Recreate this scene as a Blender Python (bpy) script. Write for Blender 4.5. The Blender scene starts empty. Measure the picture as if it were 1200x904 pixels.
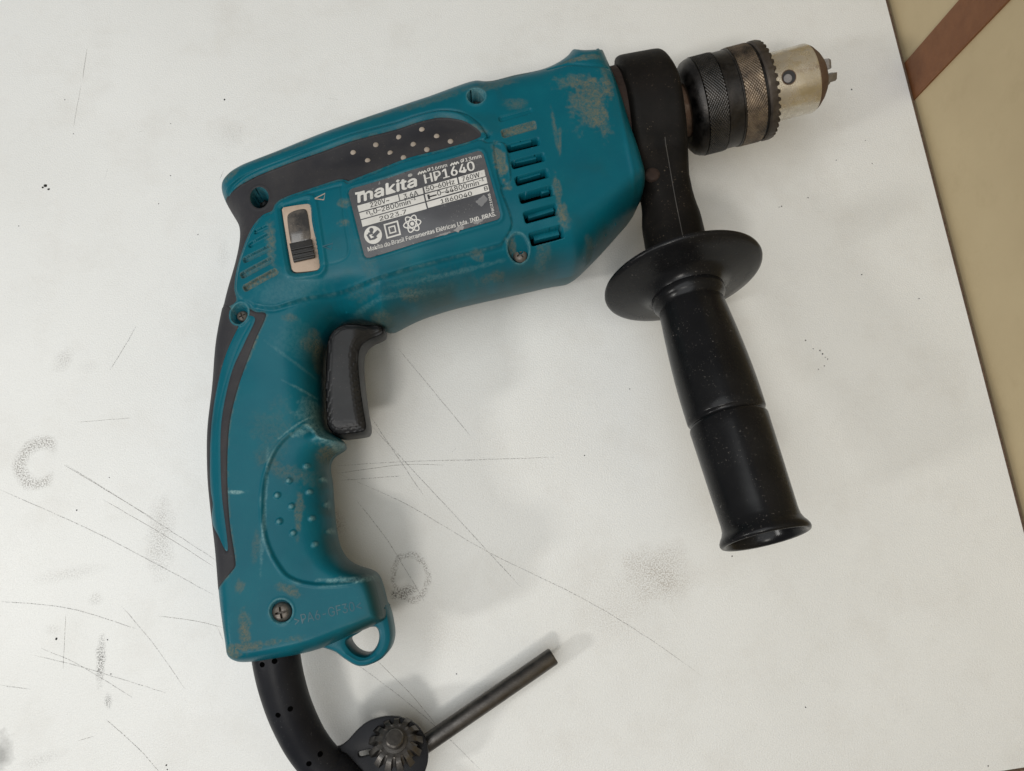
import bpy, bmesh, math, random
import numpy as np
from mathutils import Vector, Matrix

random.seed(7); rng = np.random.default_rng(7)
scene = bpy.context.scene
COL = scene.collection
MM = 0.001

# ------------------------------------------------------------------ camera
F, D = 900.0, 375.0                 # focal length (px of a 1200 px frame), lens height above the table (mm)
NX, NY = 570.0, 640.0               # picture position of the point straight below the lens
_n = np.array([(NX-600)/F, -(NY-452)/F, -1.0]); _n /= np.linalg.norm(_n)
_wz = -_n; _wx = np.array([1.0, 0, 0]); _wx -= _wz*_wx.dot(_wz); _wx /= np.linalg.norm(_wx)
ROT = np.array([_wx, np.cross(_wz, _wx), _wz])
cam_data = bpy.data.cameras.new("camera"); cam = bpy.data.objects.new("camera", cam_data)
COL.objects.link(cam); scene.camera = cam
cam_data.sensor_fit = 'HORIZONTAL'; cam_data.sensor_width = 36.0; cam_data.lens = F/1200*36
cam_data.clip_start = 0.01; cam_data.clip_end = 20
cam.matrix_world = Matrix([list(ROT[0])+[0], list(ROT[1])+[0], list(ROT[2])+[D*MM], [0, 0, 0, 1]])

# ------------------------------------------------------------------ light
world = bpy.data.worlds.new("World"); scene.world = world; world.use_nodes = True
bg = world.node_tree.nodes["Background"]
bg.inputs[0].default_value = (0.97, 0.985, 1.0, 1); bg.inputs[1].default_value = 0.20

def area(name, loc, target, size, size_y, power, color):
    l = bpy.data.lights.new(name, 'AREA'); l.shape = 'RECTANGLE'; l.size = size; l.size_y = size_y
    l.energy = power; l.color = color
    o = bpy.data.objects.new(name, l); COL.objects.link(o)
    o.location = loc
    o.rotation_euler = (Vector(target)-Vector(loc)).to_track_quat('-Z', 'Y').to_euler()
    return o
# ceiling tube on the photographer's side, a weaker lamp low on the left, and an added broad soft fill overhead
area("ceiling_lamp", (-0.50, -1.65, 2.55), (0, 0.08, 0), 0.54, 0.26, 21.0, (1.0, 0.95, 0.88))
area("side_lamp", (-1.55, -0.62, 1.08), (0, 0.08, 0), 0.16, 0.18, 10.5, (1.0, 0.98, 0.94))
area("overhead_fill", (-0.62, -0.22, 1.75), (-0.25, 0.02, 0), 1.7, 1.7, 21.5, (0.96, 0.985, 1.0))

vs = scene.view_settings
vs.view_transform = 'Standard'; vs.look = 'None'; vs.gamma = 1.0; vs.exposure = 0.0
vs.use_curve_mapping = False
scene.render.engine = 'CYCLES'

# ------------------------------------------------------------------ picture <-> place
def unproj(px, py, z):
    d = ROT @ np.array([(px-600)/F, -(py-452)/F, -1.0])
    return np.array([0, 0, D]) + d*((z-D)/d[2])
def U(pts, z):
    return np.array([unproj(x, y, z)[:2] for x, y in pts])

# ------------------------------------------------------------------ mesh helpers (all in mm)
def link(name, mesh, mat, parent=None, kind=None):
    o = bpy.data.objects.new(name, mesh); COL.objects.link(o)
    if mat is not None: mesh.materials.append(mat)
    if parent is not None: o.parent = parent
    if kind: o["kind"] = kind
    return o
def empty(name, label, cat, loc=(0, 0, 0), group=None):
    o = bpy.data.objects.new(name, None); COL.objects.link(o)
    o.location = Vector(loc)*MM; o.empty_display_size = 0.02
    o["label"] = label; o["category"] = cat
    if group: o["group"] = group
    return o
def mesh_np(name, V, T, smooth=True, sharp=None, off=(0, 0, 0)):
    me = bpy.data.meshes.new(name)
    V = (np.asarray(V, float)-np.asarray(off, float))*MM; T = np.asarray(T, np.int32)
    k = T.shape[1]
    me.vertices.add(len(V)); me.vertices.foreach_set("co", V.astype(np.float32).ravel())
    me.loops.add(T.size); me.loops.foreach_set("vertex_index", T.ravel())
    me.polygons.add(len(T)); me.polygons.foreach_set("loop_start", np.arange(len(T), dtype=np.int32)*k)
    me.update(calc_edges=True); me.validate()
    if smooth:
        me.polygons.foreach_set("use_smooth", np.ones(len(me.polygons), bool))
        if sharp: me.set_sharp_from_angle(angle=math.radians(sharp))
    return me
def mesh_list(name, verts, faces, smooth=True, sharp=35, off=(0, 0, 0)):
    me = bpy.data.meshes.new(name)
    o = np.asarray(off, float)
    me.from_pydata([tuple((np.asarray(v, float)-o)*MM) for v in verts], [], [tuple(f) for f in faces])
    me.update()
    if smooth:
        for p in me.polygons: p.use_smooth = True
        me.set_sharp_from_angle(angle=math.radians(sharp))
    return me
def fix_normals(me):
    bm = bmesh.new(); bm.from_mesh(me); bmesh.ops.recalc_face_normals(bm, faces=bm.faces); bm.to_mesh(me); bm.free()
def frame(dirv, hint=(0, 0, 1)):
    w = np.asarray(dirv, float); w = w/np.linalg.norm(w)
    h = np.asarray(hint, float); u = h-w*h.dot(w); u /= np.linalg.norm(u)
    return u, np.cross(w, u), w      # u: towards hint, v: sideways, w: along
def lathe(name, prof, org, dirv, n=64, mat=None, parent=None, off=(0, 0, 0), rfun=None, closed=False, sharp=35, hint=(0, 0, 1)):
    """revolve a profile [(s, r), ...] round an axis"""
    u, v, w = frame(dirv, hint); org = np.asarray(org, float)
    V, Fc = [], []
    m = len(prof)
    for i, (s, r) in enumerate(prof):
        for k in range(n):
            a = 2*math.pi*k/n
            rr = r if rfun is None else r+rfun(i, s, a)
            V.append(org+w*s+(u*math.cos(a)+v*math.sin(a))*rr)
    for i in range(m-1 if not closed else m):
        j = (i+1) % m
        for k in range(n):
            k2 = (k+1) % n
            Fc.append((i*n+k, i*n+k2, j*n+k2, j*n+k))
    if not closed:
        Fc.append(tuple(range(n))[::-1]); Fc.append(tuple((m-1)*n+k for k in range(n)))
    me = mesh_list(name, V, Fc, True, sharp, off); fix_normals(me)
    return link(name, me, mat, parent)
def tube(name, pts, rad, n=20, mat=None, parent=None, off=(0, 0, 0), cap=True):
    pts = [np.asarray(p, float) for p in pts]
    V, Fc = [], []
    for i, p in enumerate(pts):
        t = pts[min(i+1, len(pts)-1)]-pts[max(i-1, 0)]
        u, v, w = frame(t)
        r = rad[i] if hasattr(rad, '__len__') else rad
        for k in range(n):
            a = 2*math.pi*k/n; V.append(p+(u*math.cos(a)+v*math.sin(a))*r)
    for i in range(len(pts)-1):
        for k in range(n):
            k2 = (k+1) % n; Fc.append((i*n+k, i*n+k2, (i+1)*n+k2, (i+1)*n+k))
    if cap:
        Fc.append(tuple(range(n))[::-1]); Fc.append(tuple((len(pts)-1)*n+k for k in range(n)))
    me = mesh_list(name, V, Fc, True, 40, off); fix_normals(me)
    return link(name, me, mat, parent)
def smooth_poly(pts, step=2.0, closed=True):
    """Catmull-Rom through the points, resampled"""
    P = np.asarray(pts, float); n = len(P); out = []
    for i in range(n if closed else n-1):
        if closed: p0, p1, p2, p3 = P[i-1], P[i], P[(i+1) % n], P[(i+2) % n]
        else: p0, p1, p2, p3 = P[max(i-1, 0)], P[i], P[i+1], P[min(i+2, n-1)]
        L = np.linalg.norm(p2-p1); k = max(1, int(round(L/step)))
        # centripetal-ish: limit tangents so that sharp corners do not overshoot
        m1 = (p2-p0)*0.5; m2 = (p3-p1)*0.5
        for m in (m1, m2):
            l = np.linalg.norm(m)
            if l > L: m *= L/l
        for q in range(k):
            t = q/k
            h00 = 2*t**3-3*t**2+1; h10 = t**3-2*t**2+t; h01 = -2*t**3+3*t**2; h11 = t**3-t**2
            out.append(h00*p1+h10*m1+h01*p2+h11*m2)
    if not closed: out.append(P[-1])
    return np.array(out)
def prism(name, poly, z0, z1, bev, mat, parent=None, off=(0, 0, 0), hole=None):
    """extrude a 2-D outline with rounded top and bottom edges; optional hole outline of the same kind"""
    bm = bmesh.new()
    def shrink(P, d):
        P = np.asarray(P, float); n = len(P); A = 0.5*np.sum(P[:, 0]*np.roll(P[:, 1], -1)-np.roll(P[:, 0], -1)*P[:, 1])
        e = np.roll(P, -1, 0)-np.roll(P, 1, 0); e /= np.linalg.norm(e, axis=1)[:, None]+1e-9
        nrm = np.stack([-e[:, 1], e[:, 0]], 1)*(1 if A > 0 else -1)
        return P+nrm*d
    steps = [(bev, 0), (bev*.3, bev*.3), (0, bev)] if bev > 0 else [(0, 0)]
    rings = [(d, z0+h) for d, h in steps]+[(d, z1-h) for d, h in steps[::-1]]
    def wall(P, sgn):
        rows = []
        for d, z in rings:
            Q = shrink(P, d*sgn); rows.append([bm.verts.new((q[0], q[1], z)) for q in Q])
        for a, b in zip(rows, rows[1:]):
            n = len(a)
            for i in range(n): bm.faces.new((a[i], a[(i+1) % n], b[(i+1) % n], b[i]))
        return rows
    R1 = wall(poly, 1)
    if hole is None:
        bm.faces.new(R1[0][::-1]); bm.faces.new(R1[-1])
    else:
        R2 = wall(hole, -1)
        for a, b in ((R1[0], R2[0]), (R1[-1], R2[-1])):
            es = []
            for r in (a, b):
                for i in range(len(r)):
                    e = bm.edges.get((r[i], r[(i+1) % len(r)])) or bm.edges.new((r[i], r[(i+1) % len(r)])); es.append(e)
            bmesh.ops.triangle_fill(bm, use_beauty=True, edges=es)
    bmesh.ops.recalc_face_normals(bm, faces=bm.faces)
    o = np.asarray(off, float)
    for v in bm.verts: v.co = Vector((np.array(v.co)-o)*MM)
    me = bpy.data.meshes.new(name); bm.to_mesh(me); bm.free()
    for p in me.polygons: p.use_smooth = True
    me.set_sharp_from_angle(angle=math.radians(40))
    return link(name, me, mat, parent)
def vnoise(x, y, scale, seed, octaves=4):
    """fractal value noise on arrays"""
    r = np.random.default_rng(seed); tab = r.random((256, 256)); out = np.zeros_like(x); amp = 1; tot = 0
    for o in range(octaves):
        X = x/scale; Y = y/scale; xi = np.floor(X).astype(int); yi = np.floor(Y).astype(int)
        fx = X-xi; fy = Y-yi; fx = fx*fx*(3-2*fx); fy = fy*fy*(3-2*fy)
        g = lambda a, b: tab[(a+17*o) & 255, (b+31*o) & 255]
        out += amp*((g(xi, yi)*(1-fx)+g(xi+1, yi)*fx)*(1-fy)+(g(xi, yi+1)*(1-fx)+g(xi+1, yi+1)*fx)*fy)
        tot += amp; amp *= 0.5; scale *= 0.5
    return out/tot

# ------------------------------------------------------------------ materials
def new_mat(name):
    m = bpy.data.materials.new(name); m.use_nodes = True
    nt = m.node_tree; b = nt.nodes["Principled BSDF"]
    return m, nt, b
def ramp(nt, src, p0, p1, c0=(0, 0, 0, 1), c1=(1, 1, 1, 1)):
    r = nt.nodes.new("ShaderNodeValToRGB"); r.color_ramp.elements[0].position = p0; r.color_ramp.elements[1].position = p1
    r.color_ramp.elements[0].color = c0; r.color_ramp.elements[1].color = c1
    nt.links.new(src, r.inputs[0]); return r.outputs[0]
def noise(nt, scale, detail=4, rough=0.55, vec=None, dist=0):
    n = nt.nodes.new("ShaderNodeTexNoise"); n.inputs["Scale"].default_value = scale
    n.inputs["Detail"].default_value = detail; n.inputs["Roughness"].default_value = rough; n.inputs["Distortion"].default_value = dist
    if vec is None:
        tc = nt.nodes.get("TC") or nt.nodes.new("ShaderNodeTexCoord"); tc.name = "TC"; vec = tc.outputs["Object"]
    nt.links.new(vec, n.inputs["Vector"]); return n.outputs["Fac"]
def mix(nt, fac, a, b):
    m = nt.nodes.new("ShaderNodeMix"); m.data_type = 'RGBA'
    for sock, val in ((m.inputs[0], fac), (m.inputs[6], a), (m.inputs[7], b)):
        if hasattr(val, "links") or isinstance(val, bpy.types.NodeSocket): nt.links.new(val, sock)
        elif isinstance(val, (int, float)): sock.default_value = val
        else: sock.default_value = (*val, 1)
    return m.outputs[2]
def math_n(nt, op, a, b=None):
    m = nt.nodes.new("ShaderNodeMath"); m.operation = op
    for sock, val in ((m.inputs[0], a), (m.inputs[1], b)):
        if val is None: continue
        if isinstance(val, (int, float)): sock.default_value = val
        else: nt.links.new(val, sock)
    return m.outputs[0]
def bump(nt, b, h, strength, dist):
    n = nt.nodes.new("ShaderNodeBump"); n.inputs["Strength"].default_value = strength; n.inputs["Distance"].default_value = dist
    nt.links.new(h, n.inputs["Height"]); nt.links.new(n.outputs[0], b.inputs["Normal"])
def attr(nt, name):
    a = nt.nodes.new("ShaderNodeAttribute"); a.attribute_name = name; return a.outputs["Fac"]

def plastic(name, col, col2, rough, dust=(0.30, 0.27, 0.2), dustamt=0.25, bumpamt=0.25, attrs=False, spec=0.5, flecks=0.5):
    m, nt, b = new_mat(name)
    c = mix(nt, ramp(nt, noise(nt, 60, 5), 0.35, 0.7), col, col2)
    # pale scuffs and flecks
    fl = ramp(nt, noise(nt, 1100, 2, 0.7), 0.645, 0.70)
    fl = math_n(nt, 'MULTIPLY', fl, ramp(nt, noise(nt, 120, 3), 0.46, 0.66))
    c = mix(nt, math_n(nt, 'MULTIPLY', fl, flecks), c, dust)
    film = ramp(nt, noise(nt, 35, 6, 0.65), 0.48, 0.80)
    c = mix(nt, math_n(nt, 'MULTIPLY', film, dustamt), c, dust)
    r = rough
    if attrs:
        g = attr(nt, "dark_tint")
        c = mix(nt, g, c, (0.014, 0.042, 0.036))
        d = attr(nt, "dirt"); dn = ramp(nt, noise(nt, 700, 5, 0.8), 0.36, 0.60)
        dd = math_n(nt, 'MULTIPLY', d, math_n(nt, 'ADD', math_n(nt, 'MULTIPLY', dn, 0.58), 0.04))
        c = mix(nt, dd, c, (0.19, 0.145, 0.072))
        w = attr(nt, "wear")
        c = mix(nt, math_n(nt, 'MULTIPLY', w, math_n(nt, 'ADD', math_n(nt, 'MULTIPLY', dn, 0.8), 0.1)), c, (0.20, 0.34, 0.34))
        rr = math_n(nt, 'ADD', math_n(nt, 'MULTIPLY', d, 0.35), rough); nt.links.new(rr, b.inputs["Roughness"])
    else:
        rn = math_n(nt, 'ADD', math_n(nt, 'MULTIPLY', noise(nt, 90, 5), 0.22), rough-0.11); nt.links.new(rn, b.inputs["Roughness"])
    nt.links.new(c, b.inputs["Base Color"]); b.inputs["Specular IOR Level"].default_value = spec
    h = math_n(nt, 'ADD', math_n(nt, 'MULTIPLY', noise(nt, 1800, 3), 0.5), math_n(nt, 'MULTIPLY', noise(nt, 250, 4), 0.5))
    bump(nt, b, h, bumpamt, 0.0004)
    return m
M = {}
M['teal'] = plastic("teal_plastic", (0.0016, 0.084, 0.118), (0.0020, 0.097, 0.130), 0.35, (0.014, 0.125, 0.15), 0.06, 0.20, attrs=True, spec=0.14)
M['rubber'] = plastic("black_rubber", (0.022, 0.022, 0.026), (0.034, 0.033, 0.035), 0.62, (0.12, 0.105, 0.09), 0.18, 0.35, spec=0.22)
M['black'] = plastic("black_plastic", (0.0055, 0.0055, 0.006), (0.009, 0.009, 0.0095), 0.25, (0.11, 0.10, 0.09), 0.015, 0.12, spec=0.18, flecks=1.0)
M['collar'] = plastic("dusty_black_plastic", (0.0055, 0.005, 0.0045), (0.010, 0.0085, 0.0075), 0.52, (0.11, 0.085, 0.06), 0.10, 0.3, spec=0.08, flecks=0.9)
M['trigger'] = plastic("grey_black_plastic", (0.013, 0.0135, 0.0145), (0.018, 0.018, 0.019), 0.42, (0.15, 0.14, 0.12), 0.05, 0.04, spec=0.3, flecks=0.5)
M['cord'] = plastic("cord_rubber", (0.009, 0.0095, 0.012), (0.014, 0.0145, 0.017), 0.40, (0.1, 0.1, 0.1), 0.02, 0.2, spec=0.12)
M['plate'] = plastic("nameplate_film", (0.045, 0.046, 0.052), (0.055, 0.055, 0.06), 0.34, (0.30, 0.29, 0.27), 0.20, 0.10, spec=0.5, flecks=0.9)
M['print'] = plastic("white_print", (0.62, 0.61, 0.58), (0.50, 0.49, 0.46), 0.45, (0.22, 0.20, 0.17), 0.35, 0.05)
M['ink'] = plastic("black_print", (0.02, 0.02, 0.022), (0.03, 0.03, 0.03), 0.45, (0.2, 0.2, 0.2), 0.05, 0.05)
M['cream'] = plastic("cream_plastic", (0.46, 0.36, 0.28), (0.36, 0.27, 0.20), 0.55, (0.10, 0.07, 0.05), 0.55, 0.3)
M['dot'] = plastic("dusty_dot", (0.34, 0.29, 0.24), (0.25, 0.21, 0.17), 0.7, (0.08, 0.07, 0.06), 0.4, 0.3)
M['soot_shade'] = plastic("soot_shade_plastic", (0.010, 0.010, 0.011), (0.016, 0.016, 0.016), 0.55, (0.16, 0.13, 0.10), 0.18, 0.3)  # soot colour, also painted on for shade in wells
M['worn'] = plastic("rubbed_film", (0.16, 0.16, 0.165), (0.28, 0.27, 0.26), 0.5, (0.06, 0.06, 0.065), 0.8, 0.2)
def metal(name, col, col2, rough, rust=0.0, rustcol=(0.10, 0.045, 0.02), scale=120):
    m, nt, b = new_mat(name)
    c = mix(nt, ramp(nt, noise(nt, scale, 5, 0.65), 0.35, 0.7), col, col2)
    b.inputs["Metallic"].default_value = 1.0
    if rust:
        f = math_n(nt, 'MULTIPLY', ramp(nt, noise(nt, scale*1.7, 6, 0.7), 0.5-0.25*rust, 0.75-0.2*rust), rust)
        c = mix(nt, f, c, rustcol)
        nt.links.new(math_n(nt, 'SUBTRACT', 1.0, f), b.inputs["Metallic"])
        nt.links.new(math_n(nt, 'ADD', math_n(nt, 'MULTIPLY', f, 0.4), rough), b.inputs["Roughness"])
    else:
        nt.links.new(math_n(nt, 'ADD', math_n(nt, 'MULTIPLY', noise(nt, scale*3, 4), 0.25), rough-0.12), b.inputs["Roughness"])
    nt.links.new(c, b.inputs["Base Color"])
    bump(nt, b, noise(nt, 1500, 4), 0.2, 0.0003)
    return m
M['blacksteel'] = metal("blackened_steel", (0.030, 0.029, 0.029), (0.055, 0.05, 0.046), 0.34, 0.35, (0.022, 0.018, 0.014))
M['sleeve_worn'] = metal("worn_knurled_steel", (0.06, 0.053, 0.047), (0.30, 0.235, 0.17), 0.32, 0.5, (0.06, 0.032, 0.014), 130)
M['knurl'] = metal("knurled_black_steel", (0.04, 0.04, 0.04), (0.075, 0.07, 0.066), 0.30, 0.25, (0.022, 0.018, 0.014), 160)
M['gearring'] = metal("dark_gear_steel", (0.055, 0.047, 0.04), (0.10, 0.085, 0.07), 0.42, 0.5, (0.04, 0.026, 0.017), 160)
M['steel'] = metal("dull_steel", (0.72, 0.68, 0.59), (0.55, 0.50, 0.41), 0.20, 0.42, (0.13, 0.085, 0.045), 60)
M['rusty'] = metal("rusty_steel", (0.20, 0.15, 0.11), (0.11, 0.075, 0.05), 0.45, 0.9, (0.085, 0.042, 0.020), 160)
M['rustdark'] = metal("dark_rust", (0.05, 0.035, 0.028), (0.03, 0.02, 0.016), 0.5, 0.95, (0.028, 0.014, 0.009), 200)
M['jaw'] = metal("grey_jaw_steel", (0.30, 0.29, 0.29), (0.2, 0.19, 0.19), 0.4, 0.3, (0.05, 0.04, 0.035))
M['keysteel'] = metal("chuck_key_steel", (0.085, 0.08, 0.075), (0.13, 0.12, 0.11), 0.36, 0.3, (0.02, 0.018, 0.016))
M['screw'] = metal("dusty_screw", (0.20, 0.18, 0.16), (0.10, 0.09, 0.08), 0.45, 0.7, (0.07, 0.055, 0.04), 300)

# ------------------------------------------------------------------ setting: table, wall, floor
e0 = unproj(1040, 0, 0)[:2]; e1 = unproj(1200, 615, 0)[:2]
ed = (e1-e0)/np.linalg.norm(e1-e0)              # along the right edge, towards the photographer
en = np.array([-ed[1], ed[0]]);                  # outwards
if en[0] < 0: en = -en
cor = e0+ed*np.dot(unproj(1190, 901.5, 0)[:2]-e0, ed)     # near right corner
TW, TL = 620.0, 900.0
A_, B_ = cor, cor-ed*TL
tab_poly = np.array([B_, A_, A_-en*TW, B_-en*TW])

_sh = {}
def shared(nt, scale, detail):
    if scale not in _sh: _sh[scale] = noise(nt, scale, detail, 0.6)
    return _sh[scale]
def smudge(nt, c, px, py, rx, ry, ang, amt, col, speck, seed, ring=0.0, cut=False):
    """one stain on the table top: soft-edged oval broken up by specks"""
    w = unproj(px, py, 0)*MM
    tc = nt.nodes["TC"]
    mp = nt.nodes.new("ShaderNodeMapping"); mp.vector_type = 'TEXTURE'
    mp.inputs["Location"].default_value = (w[0], w[1], 0); mp.inputs["Rotation"].default_value = (0, 0, math.radians(ang))
    mp.inputs["Scale"].default_value = (rx*0.42*MM, ry*0.42*MM, 1)
    nt.links.new(tc.outputs["Object"], mp.inputs["Vector"])
    ln = nt.nodes.new("ShaderNodeVectorMath"); ln.operation = 'LENGTH'; 
    nt.links.new(mp.outputs[0], ln.inputs[0])
    dd = math_n(nt, 'ADD', ln.outputs["Value"], math_n(nt, 'MULTIPLY', math_n(nt, 'SUBTRACT', shared(nt, 180 if rx < 25 else 70, 2), 0.5), 0.45 if ring > 0 else 1.1))
    if ring > 0:
        dd = math_n(nt, 'MULTIPLY', math_n(nt, 'ABSOLUTE', math_n(nt, 'SUBTRACT', dd, 1-ring)), 1/ring)
    f = ramp(nt, dd, 0.25, 1.0, (1, 1, 1, 1), (0, 0, 0, 1))
    if cut:
        sx = nt.nodes.new("ShaderNodeSeparateXYZ"); nt.links.new(mp.outputs[0], sx.inputs[0])
        f = math_n(nt, 'MULTIPLY', f, ramp(nt, sx.outputs[0], 0.25, 0.55, (1, 1, 1, 1), (0, 0, 0, 1)))
    if speck:
        sp = shared(nt, 1500, 1)
        f = math_n(nt, 'MULTIPLY', f, ramp(nt, sp, 0.42, 0.62))
    return mix(nt, math_n(nt, 'MULTIPLY', f, amt), c, col)

mt, nt, b = new_mat("white_laminate")
c = mix(nt, ramp(nt, noise(nt, 9, 5, 0.6), 0.3, 0.75), (0.735, 0.742, 0.725), (0.675, 0.68, 0.66))
c = mix(nt, math_n(nt, 'MULTIPLY', ramp(nt, noise(nt, 2200, 2, 0.7), 0.44, 0.66), 0.26), c, (0.47, 0.455, 0.43))
c = mix(nt, math_n(nt, 'MULTIPLY', ramp(nt, noise(nt, 30, 7, 0.7), 0.50, 0.82), 0.34), c, (0.52, 0.495, 0.45))
gr = (0.16, 0.14, 0.12)
for i, a in enumerate([(775, 672, 46, 40, 0, 0.62, (0.29, 0.25, 0.205), 1500), (730, 705, 75, 60, 30, 0.26, (0.34, 0.30, 0.25), 1500),
          (48, 543, 32, 34, 0, 0.72, gr, 1700, 0.30, 1), (75, 422, 12, 18, -30, 0.32, gr, 1500), (188, 632, 18, 58, 3, 0.40, gr, 1400),
          (118, 775, 6, 30, 4, 0.95, (0.08, 0.075, 0.07), 1100), (127, 822, 5, 10, 10, 0.8, (0.1, 0.1, 0.1), 1100),
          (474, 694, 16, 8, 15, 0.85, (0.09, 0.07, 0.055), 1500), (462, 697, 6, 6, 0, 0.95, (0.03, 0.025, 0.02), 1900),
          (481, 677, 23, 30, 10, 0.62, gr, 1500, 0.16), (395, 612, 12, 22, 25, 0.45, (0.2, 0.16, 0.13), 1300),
          (0, 884, 16, 24, 0, 0.7, (0.22, 0.22, 0.21), 0), (520, 745, 40, 45, 40, 0.20, (0.42, 0.37, 0.31), 1500), (85, 672, 50, 10, 12, 0.22, gr, 1700),
          (560, 560, 110, 60, 20, 0.10, (0.45, 0.42, 0.36), 900), (640, 520, 90, 70, -20, 0.10, (0.48, 0.43, 0.36), 1100),
          (104, 430, 16, 10, 0, 0.14, gr, 1500), (112, 702, 9, 9, 0, 0.28, gr, 1500), (62, 738, 9, 9, 0, 0.22, gr, 1500), (50, 890, 30, 8, 15, 0.22, gr, 1600),
          (270, 158, 22, 26, 0, 0.16, gr, 1500), (262, 300, 10, 22, 0, 0.16, gr, 1500), (280, 210, 6, 26, -20, 0.18, gr, 1700)]):
    c = smudge(nt, c, *a[:8], seed=i, ring=(a[8] if len(a) > 8 else 0), cut=len(a) > 9)
nt.links.new(c, b.inputs["Base Color"])
nt.links.new(math_n(nt, 'ADD', math_n(nt, 'MULTIPLY', noise(nt, 25, 4), 0.16), 0.34), b.inputs["Roughness"])
b.inputs["Specular IOR Level"].default_value = 0.42
bump(nt, b, math_n(nt, 'ADD', noise(nt, 1300, 3, 0.6), math_n(nt, 'MULTIPLY', noise(nt, 40, 3), 0.3)), 0.5, 0.0004)
M['laminate'] = mt

m, nt, b = new_mat("chipboard_edge")
nt.links.new(mix(nt, ramp(nt, noise(nt, 700, 5, 0.7), 0.35, 0.7), (0.050, 0.028, 0.017), (0.12, 0.075, 0.045)), b.inputs["Base Color"]); b.inputs["Roughness"].default_value = 0.8
M['edge'] = m
m, nt, b = new_mat("beige_paint")
c = mix(nt, ramp(nt, noise(nt, 14, 6, 0.6), 0.3, 0.75), (0.50, 0.40, 0.235), (0.44, 0.345, 0.20))
c = mix(nt, math_n(nt, 'MULTIPLY', ramp(nt, noise(nt, 60, 6, 0.7), 0.55, 0.8), 0.35), c, (0.36, 0.27, 0.15))
nt.links.new(c, b.inputs["Base Color"]); b.inputs["Roughness"].default_value = 0.5
bump(nt, b, noise(nt, 220, 4), 0.15, 0.0006); M['beige'] = m
m, nt, b = new_mat("brown_strip")
nt.links.new(mix(nt, ramp(nt, noise(nt, 160, 5, 0.65), 0.3, 0.75), (0.150, 0.054, 0.017), (0.190, 0.074, 0.025)), b.inputs["Base Color"]); b.inputs["Roughness"].default_value = 0.55
bump(nt, b, noise(nt, 500, 4), 0.3, 0.0005); M['brown'] = m
m, nt, b = new_mat("floor_tile_brown")
nt.links.new(mix(nt, ramp(nt, noise(nt, 20, 5), 0.3, 0.7), (0.10, 0.06, 0.04), (0.16, 0.10, 0.065)), b.inputs["Base Color"]); b.inputs["Roughness"].default_value = 0.6
M['floor'] = m

tabO = np.array([0.0, 150.0, 0.0])
table = empty("table", "white laminate table top with pencil-thin scratches and dark smudges, pushed against beige wall", "table", (0, 0, 0))
prism("table_top", tab_poly-en*0.9, -18, 0, 0.5, M['laminate'], table)
ep = np.array([B_-en*0.88, A_-en*0.88, A_+en*0.45, B_+en*0.45])
prism("edge_band", ep, -18, -0.35, 0.15, M['edge'], table)
ep = np.array([A_-en*0.86, A_-en*TW-en*0.9, A_-en*TW-en*0.9+ed*1.3, A_-en*0.86+ed*1.3])
prism("edge_band", ep, -18, -0.35, 0.15, M['edge'], table)
for u_, v_ in ((40, 40), (TW-60, 40), (40, TL-60), (TW-60, TL-60)):
    q = A_-en*u_-ed*v_
    lp = np.array([q, q-en*35, q-en*35-ed*35, q-ed*35])
    prism("leg", lp, -750, -18.02, 1.0, M['edge'], table)

gap = 2.2
w0 = cor+ed*500+en*gap; w1 = cor-ed*1100+en*gap
wall = prism("wall", np.array([w0, w1, w1+en*90, w0+en*90]), -750, 900, 0, M['beige'])
wall["kind"] = "structure"
s0 = unproj(1061.3, 73.0, 0)[:2]; s1 = unproj(1073.6, 115.0, 0)[:2]
t0 = cor+ed*np.dot(s0-cor, ed)+en*gap; t1 = cor+ed*np.dot(s1-cor, ed)+en*gap
prism("wall_strip", np.array([t0-en*1.4, t1-en*1.4, t1+en*3, t0+en*3]), -749, 899, 0.3, M['brown'], wall)
fl = prism("floor", np.array([(-1500, -1500), (1200, -1500), (1200, 1500), (-1500, 1500)]), -780, -750.5, 0, M['floor'])
fl["kind"] = "structure"

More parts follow.
